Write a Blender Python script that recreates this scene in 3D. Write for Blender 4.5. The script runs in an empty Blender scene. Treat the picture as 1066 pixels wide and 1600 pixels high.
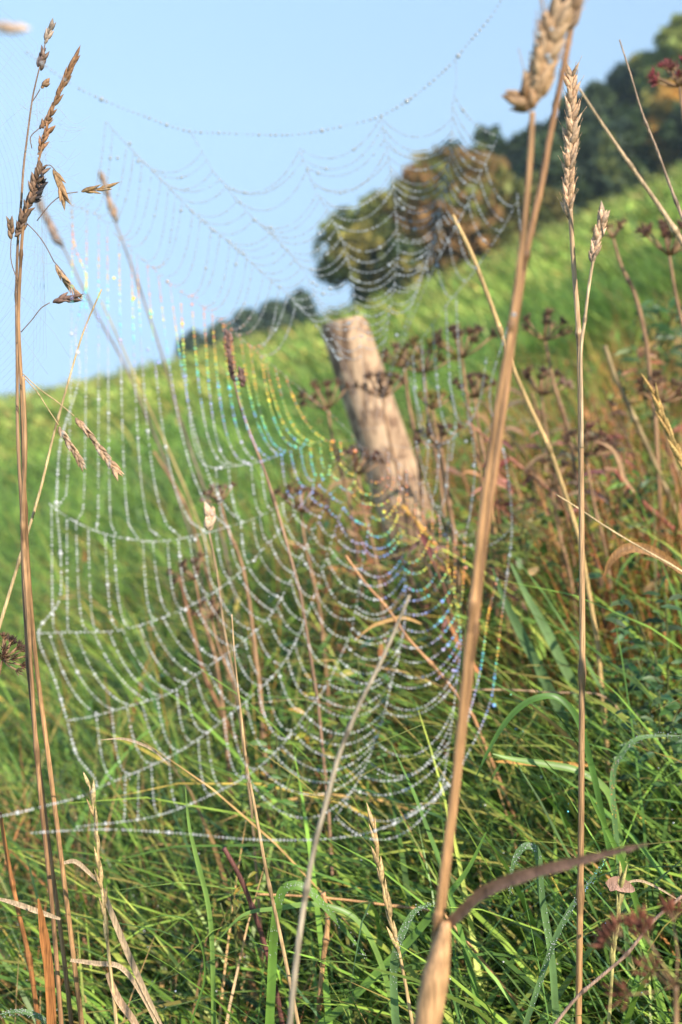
import bpy, math, random
import numpy as np
from mathutils import Vector

# ------------------------------------------------------------------ camera, world, sun
FPX = 2222.0                      # focal length in pixels of the 1066 x 1600 photograph
PITCH = math.atan(340 / FPX)
CAM_Z = 1.0
sc = bpy.context.scene
cd = bpy.data.cameras.new('camera'); cam = bpy.data.objects.new('camera', cd)
sc.collection.objects.link(cam); sc.camera = cam
cam.location = (0, 0, CAM_Z); cam.rotation_euler = (math.pi / 2 - PITCH, 0, 0)
cd.sensor_fit = 'VERTICAL'; cd.sensor_height = 36; cd.lens = 50
cd.clip_start = 0.02; cd.clip_end = 1500
cd.dof.use_dof = True; cd.dof.focus_distance = 1.04; cd.dof.aperture_fstop = 7.8
cd.dof.aperture_blades = 0

SUN_EL, SUN_AZ = math.radians(34.5), math.radians(34.5)
TO_SUN = Vector((math.sin(SUN_AZ) * math.cos(SUN_EL), -math.cos(SUN_AZ) * math.cos(SUN_EL), math.sin(SUN_EL)))
w = bpy.data.worlds.new('World'); sc.world = w; w.use_nodes = True
nt = w.node_tree; bg = nt.nodes['Background']
sky = nt.nodes.new('ShaderNodeTexSky'); sky.sky_type = 'NISHITA'; sky.sun_disc = False
sky.sun_elevation = SUN_EL; sky.sun_rotation = math.pi - SUN_AZ
sky.air_density = 1.0; sky.dust_density = 0.1; sky.ozone_density = 2.0; sky.altitude = 100
bg.inputs[1].default_value = 0.12
tcw = nt.nodes.new('ShaderNodeTexCoord'); sxyz = nt.nodes.new('ShaderNodeSeparateXYZ'); cxyz = nt.nodes.new('ShaderNodeCombineXYZ')
zm = nt.nodes.new('ShaderNodeMath'); zm.operation = 'MULTIPLY_ADD'; zm.inputs[1].default_value = .20; zm.inputs[2].default_value = .20
zr = nt.nodes.new('ShaderNodeMath'); zr.operation = 'MAXIMUM'            # look a little above the real horizon: no white-out there
nt.links.new(tcw.outputs['Generated'], sxyz.inputs[0]); nt.links.new(sxyz.outputs[2], zm.inputs[0])
nt.links.new(zm.outputs[0], zr.inputs[0]); nt.links.new(sxyz.outputs[2], zr.inputs[1])
nt.links.new(sxyz.outputs[0], cxyz.inputs[0]); nt.links.new(sxyz.outputs[1], cxyz.inputs[1]); nt.links.new(zr.outputs[0], cxyz.inputs[2])
nt.links.new(cxyz.outputs[0], sky.inputs[0]); nt.links.new(sky.outputs[0], bg.inputs[0])
sd = bpy.data.lights.new('sun', 'SUN'); sd.energy = 5.0; sd.angle = math.radians(0.5); sd.color = (1.0, 0.90, 0.76)
so = bpy.data.objects.new('sun', sd); sc.collection.objects.link(so)
so.rotation_euler = (-TO_SUN).to_track_quat('-Z', 'Y').to_euler(); so.location = (5, -5, 8)
sc.view_settings.view_transform = 'Standard'; sc.view_settings.look = 'None'
sc.view_settings.exposure = 0.74; sc.view_settings.gamma = 1
sc.cycles.max_bounces = 6; sc.cycles.transparent_max_bounces = 8
sc.cycles.use_denoising = True

# ------------------------------------------------------------------ helpers
COL = sc.collection
rng = np.random.default_rng(7); random.seed(7)
cp, sp_ = math.cos(PITCH), math.sin(PITCH)

def W(x, y, Y):
    """point at world depth Y seen at photograph pixel (x, y)"""
    a, b = (x - 533) / FPX, (800 - y) / FPX
    d = (a, cp + b * sp_, -sp_ + b * cp)
    s = Y / d[1]
    return Vector((d[0] * s, Y, CAM_Z + d[2] * s))

def fnoise(x, y, s=1.0, seed=0.0):
    """cheap smooth noise, about -1..1"""
    x = np.asarray(x) / s; y = np.asarray(y) / s
    return (np.sin(1.7 * x + 0.9 * y + seed) + np.sin(-1.1 * x + 2.3 * y + 1.3 + seed * 2)
            + np.sin(3.1 * x - 0.7 * y + 2.1 + seed * 3) * .6 + np.sin(0.4 * x + 3.7 * y + 4.2 + seed) * .6
            + np.sin(4.3 * x + 4.9 * y + .7 - seed) * .4) / 2.8

def ground(x, y):
    x = np.asarray(x, float); y = np.asarray(y, float)
    yy = np.maximum(y, -4.0) + 8.0
    q = np.clip(x / yy, -.6, .6)
    z = CAM_Z - 0.97 + 0.34 * x + 0.38 * q * q * yy * np.clip((y + 2) / 10, 0, 1)
    z = z - 0.0032 * np.maximum(y - 58, 0) ** 2 * (y < 200) - (y >= 200) * 64.5
    z = z + 0.03 * fnoise(x, y, .35) * (y < 30) + 0.06 * fnoise(x, y, 2.0, 2) + .12 * fnoise(x, y, 9.0, 4) * np.clip(y / 40, 0, 1)
    return z

def ground1(x, y): return float(ground(x, y))

def ntree(name):
    m = bpy.data.materials.new(name); m.use_nodes = True
    t = m.node_tree; return m, t, t.nodes['Principled BSDF'], t.nodes['Material Output']

def veg_mat(name, rough=.55, trans=.3, noise=40., spec=.35, streak=False, amount=.35, bump=0.0):
    """vegetation: colour from the 'Col' attribute, varied by noise, some light passing through"""
    m, t, p, out = ntree(name); N = t.nodes.new; L = t.links.new
    at = N('ShaderNodeAttribute'); at.attribute_name = 'Col'
    tc = N('ShaderNodeTexCoord'); nz = N('ShaderNodeTexNoise'); nz.inputs['Scale'].default_value = noise
    nz.inputs['Detail'].default_value = 3
    if streak:
        mp = N('ShaderNodeMapping'); mp.inputs['Scale'].default_value = (6, 6, .35)
        L(tc.outputs['Object'], mp.inputs[0]); L(mp.outputs[0], nz.inputs['Vector'])
    else: L(tc.outputs['Object'], nz.inputs['Vector'])
    mr = N('ShaderNodeMapRange'); mr.inputs[1].default_value = .3; mr.inputs[2].default_value = .7
    mr.inputs[3].default_value = 1 - amount; mr.inputs[4].default_value = 1 + amount
    L(nz.outputs[0], mr.inputs[0])
    mx = N('ShaderNodeVectorMath'); mx.operation = 'SCALE'
    L(at.outputs['Color'], mx.inputs[0]); L(mr.outputs[0], mx.inputs['Scale'])
    L(mx.outputs[0], p.inputs['Base Color']); p.inputs['Roughness'].default_value = rough
    p.inputs['Specular IOR Level'].default_value = spec
    if bump:
        b = N('ShaderNodeBump'); b.inputs['Strength'].default_value = bump; b.inputs['Distance'].default_value = .002
        L(nz.outputs[0], b.inputs['Height']); L(b.outputs[0], p.inputs['Normal'])
    if trans:
        tr = N('ShaderNodeBsdfTranslucent'); ms = N('ShaderNodeMixShader'); ms.inputs[0].default_value = trans
        L(mx.outputs[0], tr.inputs[0]); L(p.outputs[0], ms.inputs[1]); L(tr.outputs[0], ms.inputs[2])
        L(ms.outputs[0], out.inputs[0])
    return m

M_grass = veg_mat('grass_blades', .42, .32, 30, .5)
M_far = veg_mat('meadow_grass', .6, .3, 3, .25)
M_dry = veg_mat('dry_straw', .5, .12, 160, .4, streak=True, amount=.4, bump=.5)
M_husk = veg_mat('dry_husk', .6, .25, 500, .3, amount=.4)
M_leaf = veg_mat('herb_leaf', .45, .3, 60, .4)
M_crown = veg_mat('tree_leaves', .6, .3, .6, .2, amount=.3)
M_bark = veg_mat('bark', .85, 0, 8, .2, streak=True, amount=.5)
M_umbel = veg_mat('dead_umbel', .7, .1, 300, .25, amount=.4)

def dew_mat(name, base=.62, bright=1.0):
    """dewdrops: rainbow light is painted into the base colour by the angle between line of sight and sunlight
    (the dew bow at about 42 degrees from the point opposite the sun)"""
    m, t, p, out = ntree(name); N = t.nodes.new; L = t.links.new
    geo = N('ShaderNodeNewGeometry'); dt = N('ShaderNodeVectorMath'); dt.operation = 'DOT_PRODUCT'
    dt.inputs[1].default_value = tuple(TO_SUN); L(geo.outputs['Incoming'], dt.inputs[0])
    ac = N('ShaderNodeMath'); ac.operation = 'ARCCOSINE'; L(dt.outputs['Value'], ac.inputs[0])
    at = N('ShaderNodeAttribute'); at.attribute_name = 'Col'     # random offset per drop shifts its painted bow a little
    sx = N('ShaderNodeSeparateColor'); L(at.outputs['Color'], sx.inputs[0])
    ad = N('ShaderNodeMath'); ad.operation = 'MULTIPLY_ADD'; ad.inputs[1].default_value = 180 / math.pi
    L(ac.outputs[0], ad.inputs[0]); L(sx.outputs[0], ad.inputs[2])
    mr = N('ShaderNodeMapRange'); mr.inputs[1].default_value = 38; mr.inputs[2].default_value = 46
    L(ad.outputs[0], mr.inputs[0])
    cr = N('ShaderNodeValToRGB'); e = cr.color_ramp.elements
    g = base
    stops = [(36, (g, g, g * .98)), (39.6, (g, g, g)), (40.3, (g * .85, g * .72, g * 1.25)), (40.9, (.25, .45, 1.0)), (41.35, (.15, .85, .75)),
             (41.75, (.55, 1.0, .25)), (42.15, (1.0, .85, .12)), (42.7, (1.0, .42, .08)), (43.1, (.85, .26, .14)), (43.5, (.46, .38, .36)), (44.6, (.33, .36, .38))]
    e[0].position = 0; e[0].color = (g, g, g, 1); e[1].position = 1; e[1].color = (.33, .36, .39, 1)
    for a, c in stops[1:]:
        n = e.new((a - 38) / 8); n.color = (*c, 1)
    L(mr.outputs[0], cr.inputs[0]); L(cr.outputs[0], p.inputs['Base Color'])  # painted bow light goes into the drops' base colour, nothing is refracted
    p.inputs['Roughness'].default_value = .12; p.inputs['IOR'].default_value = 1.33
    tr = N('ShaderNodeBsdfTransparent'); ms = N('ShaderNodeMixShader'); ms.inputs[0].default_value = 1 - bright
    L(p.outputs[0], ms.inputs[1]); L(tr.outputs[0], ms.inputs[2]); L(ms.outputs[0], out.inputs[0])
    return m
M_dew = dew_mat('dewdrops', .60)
def silk_mat():
    m, t, p, out = ntree('silk'); p.inputs['Base Color'].default_value = (.5, .55, .6, 1); p.inputs['Roughness'].default_value = .3
    nz = t.nodes.new('ShaderNodeTexNoise'); nz.inputs['Scale'].default_value = 400
    r = t.nodes.new('ShaderNodeValToRGB'); r.color_ramp.elements[0].color = (.22, .25, .28, 1); r.color_ramp.elements[1].color = (.45, .47, .5, 1)
    t.links.new(nz.outputs[0], r.inputs[0]); t.links.new(r.outputs[0], p.inputs['Base Color'])
    return m
M_silk = silk_mat()

class MB:
    """collects tubes, ribbons, spindles with a colour per vertex; build() links them as ONE mesh object"""
    def __init__(s): s.v = []; s.f = []; s.c = []
    def add(s, vs, fs, cs):
        o = len(s.v); s.v += [tuple(v) for v in vs]; s.f += [tuple(i + o for i in f) for f in fs]
        s.c += cs if isinstance(cs, list) else [cs] * len(vs)
    def tube(s, pts, rad, col, n=6, caps=True):
        pts = [Vector(p) for p in pts]; k = len(pts)
        rr = rad if isinstance(rad, (list, tuple)) else [rad] * k
        vs, cs = [], []; a = None
        for i, p in enumerate(pts):
            t = (pts[min(i + 1, k - 1)] - pts[max(i - 1, 0)]).normalized()
            if a is None: a = t.cross(Vector((.31, .9, .2))).normalized()
            a = (a - t * a.dot(t)).normalized(); b = t.cross(a)
            c = col(i / (k - 1)) if callable(col) else col
            for j in range(n):
                q = 2 * math.pi * j / n
                vs.append(p + (a * math.cos(q) + b * math.sin(q)) * rr[i]); cs.append(c)
        fs = [(i * n + j, i * n + (j + 1) % n, (i + 1) * n + (j + 1) % n, (i + 1) * n + j) for i in range(k - 1) for j in range(n)]
        if caps: fs += [tuple(range(n - 1, -1, -1)), tuple((k - 1) * n + j for j in range(n))]
        s.add(vs, fs, cs)
    def spindle(s, p, d, L, R, col, n=5, flat=.7, bend=0.):
        """a pointed husk: base p, direction d"""
        d = Vector(d).normalized(); a = d.cross(Vector((random.random() - .5, random.random() - .5, random.random() - .5))).normalized(); b = d.cross(a)
        prof = [(0, .25), (.12, .7), (.35, 1), (.62, .75), (.85, .33), (1, .04)]
        vs, cs = [], []
        for t, r in prof:
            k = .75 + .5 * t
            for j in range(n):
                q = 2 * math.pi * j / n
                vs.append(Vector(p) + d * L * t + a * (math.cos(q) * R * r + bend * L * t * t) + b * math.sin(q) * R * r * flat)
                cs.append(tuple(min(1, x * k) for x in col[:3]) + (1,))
        fs = [(i * n + j, i * n + (j + 1) % n, (i + 1) * n + (j + 1) % n, (i + 1) * n + j) for i in range(len(prof) - 1) for j in range(n)]
        s.add(vs, fs, cs)
    def ribbon(s, pts, wid, col, nrm=None, fold=.25):
        """a leaf blade along pts, V-folded about its midrib"""
        pts = [Vector(p) for p in pts]; k = len(pts); vs, cs = [], []
        for i, p in enumerate(pts):
            t = (pts[min(i + 1, k - 1)] - pts[max(i - 1, 0)]).normalized()
            nn = Vector(nrm) if nrm is not None else Vector((0, -1, .3))
            sd_ = t.cross(nn).normalized(); up = sd_.cross(t).normalized()
            ww = wid[i] if isinstance(wid, (list, tuple)) else wid
            c = col(i / (k - 1)) if callable(col) else col
            vs += [p - sd_ * ww / 2 + up * ww * fold, p, p + sd_ * ww / 2 + up * ww * fold]
            cs += [c, tuple(x * .8 for x in c[:3]) + (1,), c]
        fs = []
        for i in range(k - 1):
            for j in (0, 1): fs.append((3 * i + j, 3 * i + j + 1, 3 * i + j + 4, 3 * i + j + 3))
        s.add(vs, fs, cs)
    def build(s, name, mat, parent=None, origin=None, smooth=True):
        if origin is None and parent is None:
            origin = Vector(min(s.v, key=lambda q: q[2]))
        o = Vector(origin) if origin is not None else Vector((0, 0, 0))
        if parent is not None: o = parent.location.copy() if parent.type == 'EMPTY' else (parent.parent.location.copy() if parent.parent else parent.location.copy())
        v = np.array(s.v, float) - np.array(o)
        me = bpy.data.meshes.new(name); me.from_pydata(v.tolist(), [], s.f)
        at = me.color_attributes.new('Col', 'FLOAT_COLOR', 'POINT')
        at.data.foreach_set('color', np.array([tuple(c[:3]) + (1,) for c in s.c], dtype=np.float32).ravel())
        if smooth: me.polygons.foreach_set('use_smooth', [True] * len(me.polygons))
        me.materials.append(mat); ob = bpy.data.objects.new(name, me); COL.objects.link(ob)
        if parent is not None: ob.parent = parent
        else: ob.location = o
        return ob

def np_mesh(name, v, f, c, mat, origin=(0, 0, 0), smooth=True, parent=None):
    """v (N,3), f (M,4) int, c (N,3)"""
    v = v - np.array(origin)
    me = bpy.data.meshes.new(name); me.vertices.add(len(v)); me.vertices.foreach_set('co', v.astype(np.float32).ravel())
    me.loops.add(f.size); me.loops.foreach_set('vertex_index', f.astype(np.int32).ravel())
    k = f.shape[1]; me.polygons.add(len(f)); me.polygons.foreach_set('loop_start', np.arange(0, f.size, k, dtype=np.int32))
    me.polygons.foreach_set('use_smooth', np.full(len(f), smooth))
    me.update(calc_edges=True)
    at = me.color_attributes.new('Col', 'FLOAT_COLOR', 'POINT')
    at.data.foreach_set('color', np.concatenate([c, np.ones((len(c), 1))], 1).astype(np.float32).ravel())
    me.materials.append(mat); ob = bpy.data.objects.new(name, me); COL.objects.link(ob)
    if parent is not None: ob.parent = parent
    else: ob.location = origin
    return ob

def tag(o, label=None, cat=None, group=None, kind=None):
    if label: o['label'] = label
    if cat: o['category'] = cat
    if group: o['group'] = group
    if kind: o['kind'] = kind
    return o

def thing(name, loc, label, cat, group=None):
    o = bpy.data.objects.new(name, None); o.empty_display_size = .05; COL.objects.link(o)
    o.location = loc; return tag(o, label, cat, group)

def smooth_path(pts, n=8):
    """Catmull-Rom through pts (any dimension)"""
    P = [np.array(p, float) for p in pts]
    if len(P) < 3:
        return [P[0] + (P[1] - P[0]) * t for t in np.linspace(0, 1, n + 1)]
    P = [2 * P[0] - P[1]] + P + [2 * P[-1] - P[-2]]; out = []
    for i in range(1, len(P) - 2):
        a, b, c, d = P[i - 1:i + 3]
        for k in range(n):
            t = k / n
            out.append(.5 * (2 * b + (c - a) * t + (2 * a - 5 * b + 4 * c - d) * t * t + (3 * b - a - 3 * c + d) * t ** 3))
    out.append(P[-2]); return out

def pix_path(pts, Y, n=8, Y2=None):
    q = smooth_path(pts, n); k = len(q) - 1
    Y2 = Y if Y2 is None else Y2
    return [W(p[0], p[1], Y + (Y2 - Y) * i / k) for i, p in enumerate(q)]

def to_ground(path, lean=.6):
    """carry a path that leaves the frame on down to the soil (path runs top -> bottom)"""
    a, b = path[-2], path[-1]; d = (b - a).normalized()
    if d.z > -.2: d = Vector((d.x, d.y, -.5)).normalized()
    out = list(path); p = b.copy(); 
    for i in range(8):
        g = ground1(p.x, p.y)
        if p.z <= g - .01: break
        d = (d * lean + Vector((0, 0, -1)) * (1 - lean)).normalized()
        p = p + d * min(.12, (p.z - g) / max(.2, -d.z) + .012); out.append(p.copy())
    return out

# ------------------------------------------------------------------ the ground and the meadow
def build_ground():
    xs = np.concatenate([-np.geomspace(300, .05, 90), [0], np.geomspace(.05, 300, 90)])
    ys = np.concatenate([np.linspace(-60, 0, 20)[:-1], np.linspace(0, 12, 90)[:-1], np.geomspace(12, 199, 90), [199.9, 400, 900]])
    X, Y = np.meshgrid(xs, ys); Z = ground(X, Y)
    v = np.stack([X.ravel(), Y.ravel(), Z.ravel()], 1); nx, ny = len(xs), len(ys)
    i = (np.arange(ny - 1)[:, None] * nx + np.arange(nx - 1)[None]).ravel()
    f = np.stack([i, i + 1, i + nx + 1, i + nx], 1)
    m, t, p, out = ntree('meadow_ground'); N = t.nodes.new; L = t.links.new
    tc = N('ShaderNodeTexCoord'); n1 = N('ShaderNodeTexNoise'); n1.inputs['Scale'].default_value = .35; n1.inputs['Detail'].default_value = 8
    n2 = N('ShaderNodeTexNoise'); n2.inputs['Scale'].default_value = 6; n2.inputs['Detail'].default_value = 6
    L(tc.outputs['Object'], n1.inputs[0]); L(tc.outputs['Object'], n2.inputs[0])
    r1 = N('ShaderNodeValToRGB'); e = r1.color_ramp.elements
    e[0].position = .35; e[0].color = (.09, .16, .035, 1); e[1].position = .68; e[1].color = (.22, .27, .07, 1)
    r2 = N('ShaderNodeValToRGB'); r2.color_ramp.elements[0].color = (.35, .35, .35, 1); r2.color_ramp.elements[1].color = (1.5, 1.5, 1.5, 1)
    r2.color_ramp.elements[0].position = .3; r2.color_ramp.elements[1].position = .7
    mx = N('ShaderNodeMix'); mx.data_type = 'RGBA'; mx.blend_type = 'MULTIPLY'; mx.inputs[0].default_value = 1
    L(n1.outputs[0], r1.inputs[0]); L(n2.outputs[0], r2.inputs[0]); L(r1.outputs[0], mx.inputs[6]); L(r2.outputs[0], mx.inputs[7])
    L(mx.outputs[2], p.inputs['Base Color']); p.inputs['Roughness'].default_value = .9
    bp = N('ShaderNodeBump'); bp.inputs['Distance'].default_value = .15; L(n2.outputs[0], bp.inputs['Height']); L(bp.outputs[0], p.inputs['Normal'])
    o = np_mesh('ground', v, f, np.ones((len(v), 3)) * .1, m); tag(o, 'grassy meadow slope rising to the right', 'ground', kind='structure')
build_ground()

PAL = np.array([[.055, .125, .050], [.10, .20, .045], [.16, .29, .05], [.24, .37, .065], [.34, .41, .09], [.50, .38, .09], [.56, .36, .16], [.44, .19, .08]])

def blades(base, phi, length, width, th0, th1, col, seg=5, twist=0.3, tipcol=None):
    """arching ribbons as numpy arrays; th = angle from the vertical at root, th1 = added bend to the tip"""
    n = len(base); s = np.linspace(0, 1, seg + 1)
    h = np.stack([np.cos(phi), np.sin(phi), np.zeros(n)], 1); wv = np.stack([-np.sin(phi), np.cos(phi), np.zeros(n)], 1)
    pos = base.copy(); V = []; C = []
    for k in range(seg + 1):
        th = th0 + th1 * s[k] ** 1.5
        d = h * np.sin(th)[:, None] + np.array([0, 0, 1]) * np.cos(th)[:, None]
        nrm = h * np.cos(th)[:, None] - np.array([0, 0, 1]) * np.sin(th)[:, None]
        tw = twist * np.sin(phi * 7 + k * .5)
        wd = wv * np.cos(tw)[:, None] + nrm * np.sin(tw)[:, None]
        wk = width * ((1 - s[k]) ** .7 * (.55 + .45 * min(1, s[k] * 4)) + .03)
        V.append(np.stack([pos - wd * (wk / 2)[:, None], pos + wd * (wk / 2)[:, None]], 1))
        ck = col if tipcol is None else col * (1 - s[k] ** 3)[..., None] * 1.0 + tipcol * s[k] ** 3 if False else (col if tipcol is None else col * (1 - s[k] ** 3) + tipcol * s[k] ** 3)
        C.append(np.stack([ck, ck], 1))
        if k < seg: pos = pos + d * (length / seg)[:, None]
    V = np.stack(V, 1).reshape(-1, 3); C = np.stack(C, 1).reshape(-1, 3)
    b = np.arange(n)[:, None] * (2 * (seg + 1)) + np.arange(seg)[None] * 2
    b = b.ravel(); F = np.stack([b, b + 1, b + 3, b + 2], 1)
    return V, F, C

def join(parts):
    V = []; F = []; C = []; o = 0
    for v, f, c in parts: V.append(v); F.append(f + o); C.append(c); o += len(v)
    return np.concatenate(V), np.concatenate(F), np.concatenate(C)

def pick(n, wts):
    wts = np.array(wts, float); wts /= wts.sum()
    return PAL[rng.choice(len(PAL), n, p=wts)] * (1 + .25 * rng.standard_normal((n, 1))).clip(.5, 1.7)

def scatter(n, y0, y1, tmax, power=2.0):
    """points in the camera's wedge, density falling as 1 / y^power"""
    u = rng.random(n)
    if abs(power - 2) < 1e-6: y = y0 * (y1 / y0) ** u
    else:
        a = 2 - power; y = (y0 ** a + u * (y1 ** a - y0 ** a)) ** (1 / a)
    x = (rng.random(n) * 2 - 1) * tmax * (y + .5)
    return x, y

def tufts(n, y0, y1, per, power, rad, seed=0, tmax=.36):
    """clumps of blades: root positions, outward heading and a per-clump random number"""
    x, y = scatter(n, y0, y1, tmax, power); k = rng.integers(per[0], per[1], n); i = np.repeat(np.arange(n), k)
    a = rng.random(len(i)) * 6.283; r = np.sqrt(rng.random(len(i))) * rad * (1 + .5 * rng.random(n))[i]
    X = x[i] + np.cos(a) * r; Y = y[i] + np.sin(a) * r
    return X, Y, a + .5 * rng.standard_normal(len(i)), r / rad, rng.random(n)[i], i

def near_grass():
    parts = []
    X, Y, a, r, u, i = tufts(1150, .9, 4.6, (14, 34), 1.45, .06)
    n = len(X); h = np.stack([np.cos(a), np.sin(a)]) ; lean = 2.9 + .9 * fnoise(X, Y, .5, 3)
    phi = np.arctan2(h[1] + .8 * np.sin(lean), h[0] + .8 * np.cos(lean)) + .35 * rng.standard_normal(n)
    L = (.30 + .24 * u) * (1 + .22 * rng.standard_normal(n)).clip(.45, 1.6)
    L *= np.where(Y < 1.2, .82, 1) * np.where((np.abs(X / Y - .05) < .05) & (Y > 1.6) & (Y < 3.3), .72, 1)
    wd = (.0042 + .0052 * u[::-1][i % n]) * (1 + .3 * rng.standard_normal(n)).clip(.4, 1.8)
    th0 = .08 + .38 * r + .12 * rng.random(n); th1 = .6 + 1.3 * rng.random(n) + .4 * (rng.random(n) < .25)
    c = pick(n, [1.8, 3.8, 5.0, 3.8, 1.6, .40, .22, .04]) * (.62 + .75 * rng.random(1150)[i])[:, None] * np.array([[1.0, .96, .84]])
    tip = np.where(rng.random((n, 1)) < .22, np.array([[.42, .30, .09]]), c * 1.12)
    parts.append(blades(np.stack([X, Y, ground(X, Y) - .01], 1), phi, L, wd, th0, th1, c, 8, .5, tip))
    n = 11000; x, y = scatter(n, .9, 4.6, .36, 1.45)                  # loose blades between the clumps
    phi = rng.random(n) * 6.28; L = .20 + .24 * rng.random(n)
    c = pick(n, [2.4, 4.2, 4.5, 2.5, 1.0, .4, .5, .2])
    parts.append(blades(np.stack([x, y, ground(x, y)], 1), phi, L, .0042 * (1 + .35 * rng.standard_normal(n)).clip(.4, 2), .1 + .6 * rng.random(n), .3 + 1.2 * rng.random(n), c, 6, .4))
    n = 3600; x, y = scatter(n, .9, 4.8, .36, 1.5)                    # dead blades low in the sward
    phi = rng.random(n) * 6.28; L = .20 + .22 * rng.random(n)
    c = pick(n, [0, 0, .3, .3, .8, 1.5, 3, 2]) * .8
    parts.append(blades(np.stack([x, y, ground(x, y)], 1), phi, L, .003 * np.ones(n), .3 + .8 * rng.random(n), .8 * rng.random(n), c, 5, .3))
    n = 2800; x, y = scatter(n, 1.0, 4.2, .36, 1.5)                   # broad blades
    phi = rng.random(n) * 6.28; L = .34 + .22 * rng.random(n)
    c = pick(n, [1.0, 2.5, 4, 3.5, 1.2, .1, 0, 0]) * np.array([[1.12, 1.08, .9]])
    parts.append(blades(np.stack([x, y, ground(x, y)], 1), phi, L, .009 + .005 * rng.random(n), .1 + .5 * rng.random(n), .8 + 1.3 * rng.random(n), c, 10, .35))
    n = 1500; y = .95 + .9 * rng.random(n); x = -(.08 + .27 * rng.random(n)) * (y + .4)     # matted straw at the lower left
    c = pick(n, [0, 0, 0, .2, .5, 1.3, 4, 2.4]) * np.array([[1, .92, .85]])
    parts.append(blades(np.stack([x, y, ground(x, y)], 1), rng.random(n) * 6.28, .26 + .26 * rng.random(n), .003 + .003 * rng.random(n), .1 + .6 * rng.random(n), .4 + 1.6 * rng.random(n), c, 7, .5))
    v, f, c = join(parts); tag(np_mesh('grass', v, f, c, M_grass), 'long tangled wet green grass near the web', 'grass', kind='stuff')
    near = np.where((v[:, 1] < 2.3) & (v[:, 2] > ground(v[:, 0], v[:, 1]) + .16))[0]; return v[rng.choice(near, 2600)]

def mid_grass():
    parts = []; NT = 2600
    X, Y, a, r, u, i = tufts(NT, 4.2, 14, (22, 44), 1.9, .16)
    n = len(X); lean = 3.0 + .8 * fnoise(X, Y, 1.2, 6)
    phi = np.arctan2(np.sin(a) + .9 * np.sin(lean), np.cos(a) + .9 * np.cos(lean)) + .3 * rng.standard_normal(n)
    L = (.22 + .26 * u) * (1 + .22 * rng.standard_normal(n)).clip(.5, 1.6)
    wd = .0016 * Y * (1 + .3 * rng.standard_normal(n)).clip(.4, 2)
    c = pick(n, [1.4, 3.4, 4.6, 3.0, .8, .2, .12, 0]) * np.array([[1.12, 1.12, 1.1]]) * (.70 + .55 * rng.random(NT)[i])[:, None]
    c = c * (1 + .15 * fnoise(X, Y, 1.6, 9))[:, None]
    parts.append(blades(np.stack([X, Y, ground(X, Y) - .02], 1), phi, L, wd, .10 + .45 * r, .7 + 1.0 * rng.random(n), c, 6, .4))
    n = 14000; x, y = scatter(n, 4.2, 14, .36, 1.9)
    parts.append(blades(np.stack([x, y, ground(x, y) - .02], 1), rng.random(n) * 6.28, .14 + .14 * rng.random(n), .0018 * y, .2 + .5 * rng.random(n), .6 + rng.random(n), pick(n, [1, 2.4, 4, 3, 1, .25, .1, 0]), 4, .4))
    v, f, c = join(parts); tag(np_mesh('grass', v, f, c, M_grass), 'lush soft green meadow grass in tufts on the slope', 'grass', kind='stuff')

def far_grass():
    n = 75000; x, y = scatter(n, 13, 75, .36, 2.2)
    tus = fnoise(x, y, .7, 3) + .8 * fnoise(x, y, 2.6, 1)
    keep = rng.random(n) < np.clip(.62 + .5 * tus, .10, 1); x, y, tus = x[keep], y[keep], tus[keep]; n = len(x)
    phi = 3.0 + 1.2 * fnoise(x, y, 2.0, 6) + .7 * rng.standard_normal(n)
    L = (.26 + .15 * tus.clip(-1, 1)) * (1 + .3 * rng.standard_normal(n)).clip(.4, 1.6) * (1 + y / 60)
    wd = .0026 * y * np.ones(n)
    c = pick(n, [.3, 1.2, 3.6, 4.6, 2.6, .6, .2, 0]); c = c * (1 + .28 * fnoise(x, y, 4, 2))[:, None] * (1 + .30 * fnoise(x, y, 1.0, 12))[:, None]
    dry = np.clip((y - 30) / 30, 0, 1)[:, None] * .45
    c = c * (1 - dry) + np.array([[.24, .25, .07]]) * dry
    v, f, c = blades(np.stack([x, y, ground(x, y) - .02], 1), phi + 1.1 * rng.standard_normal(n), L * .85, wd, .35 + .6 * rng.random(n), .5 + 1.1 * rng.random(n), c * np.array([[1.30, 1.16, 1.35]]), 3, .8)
    tag(np_mesh('grass', v, f, c, M_far), 'paler far meadow grass below the trees and along the skyline', 'grass', kind='stuff')

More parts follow.
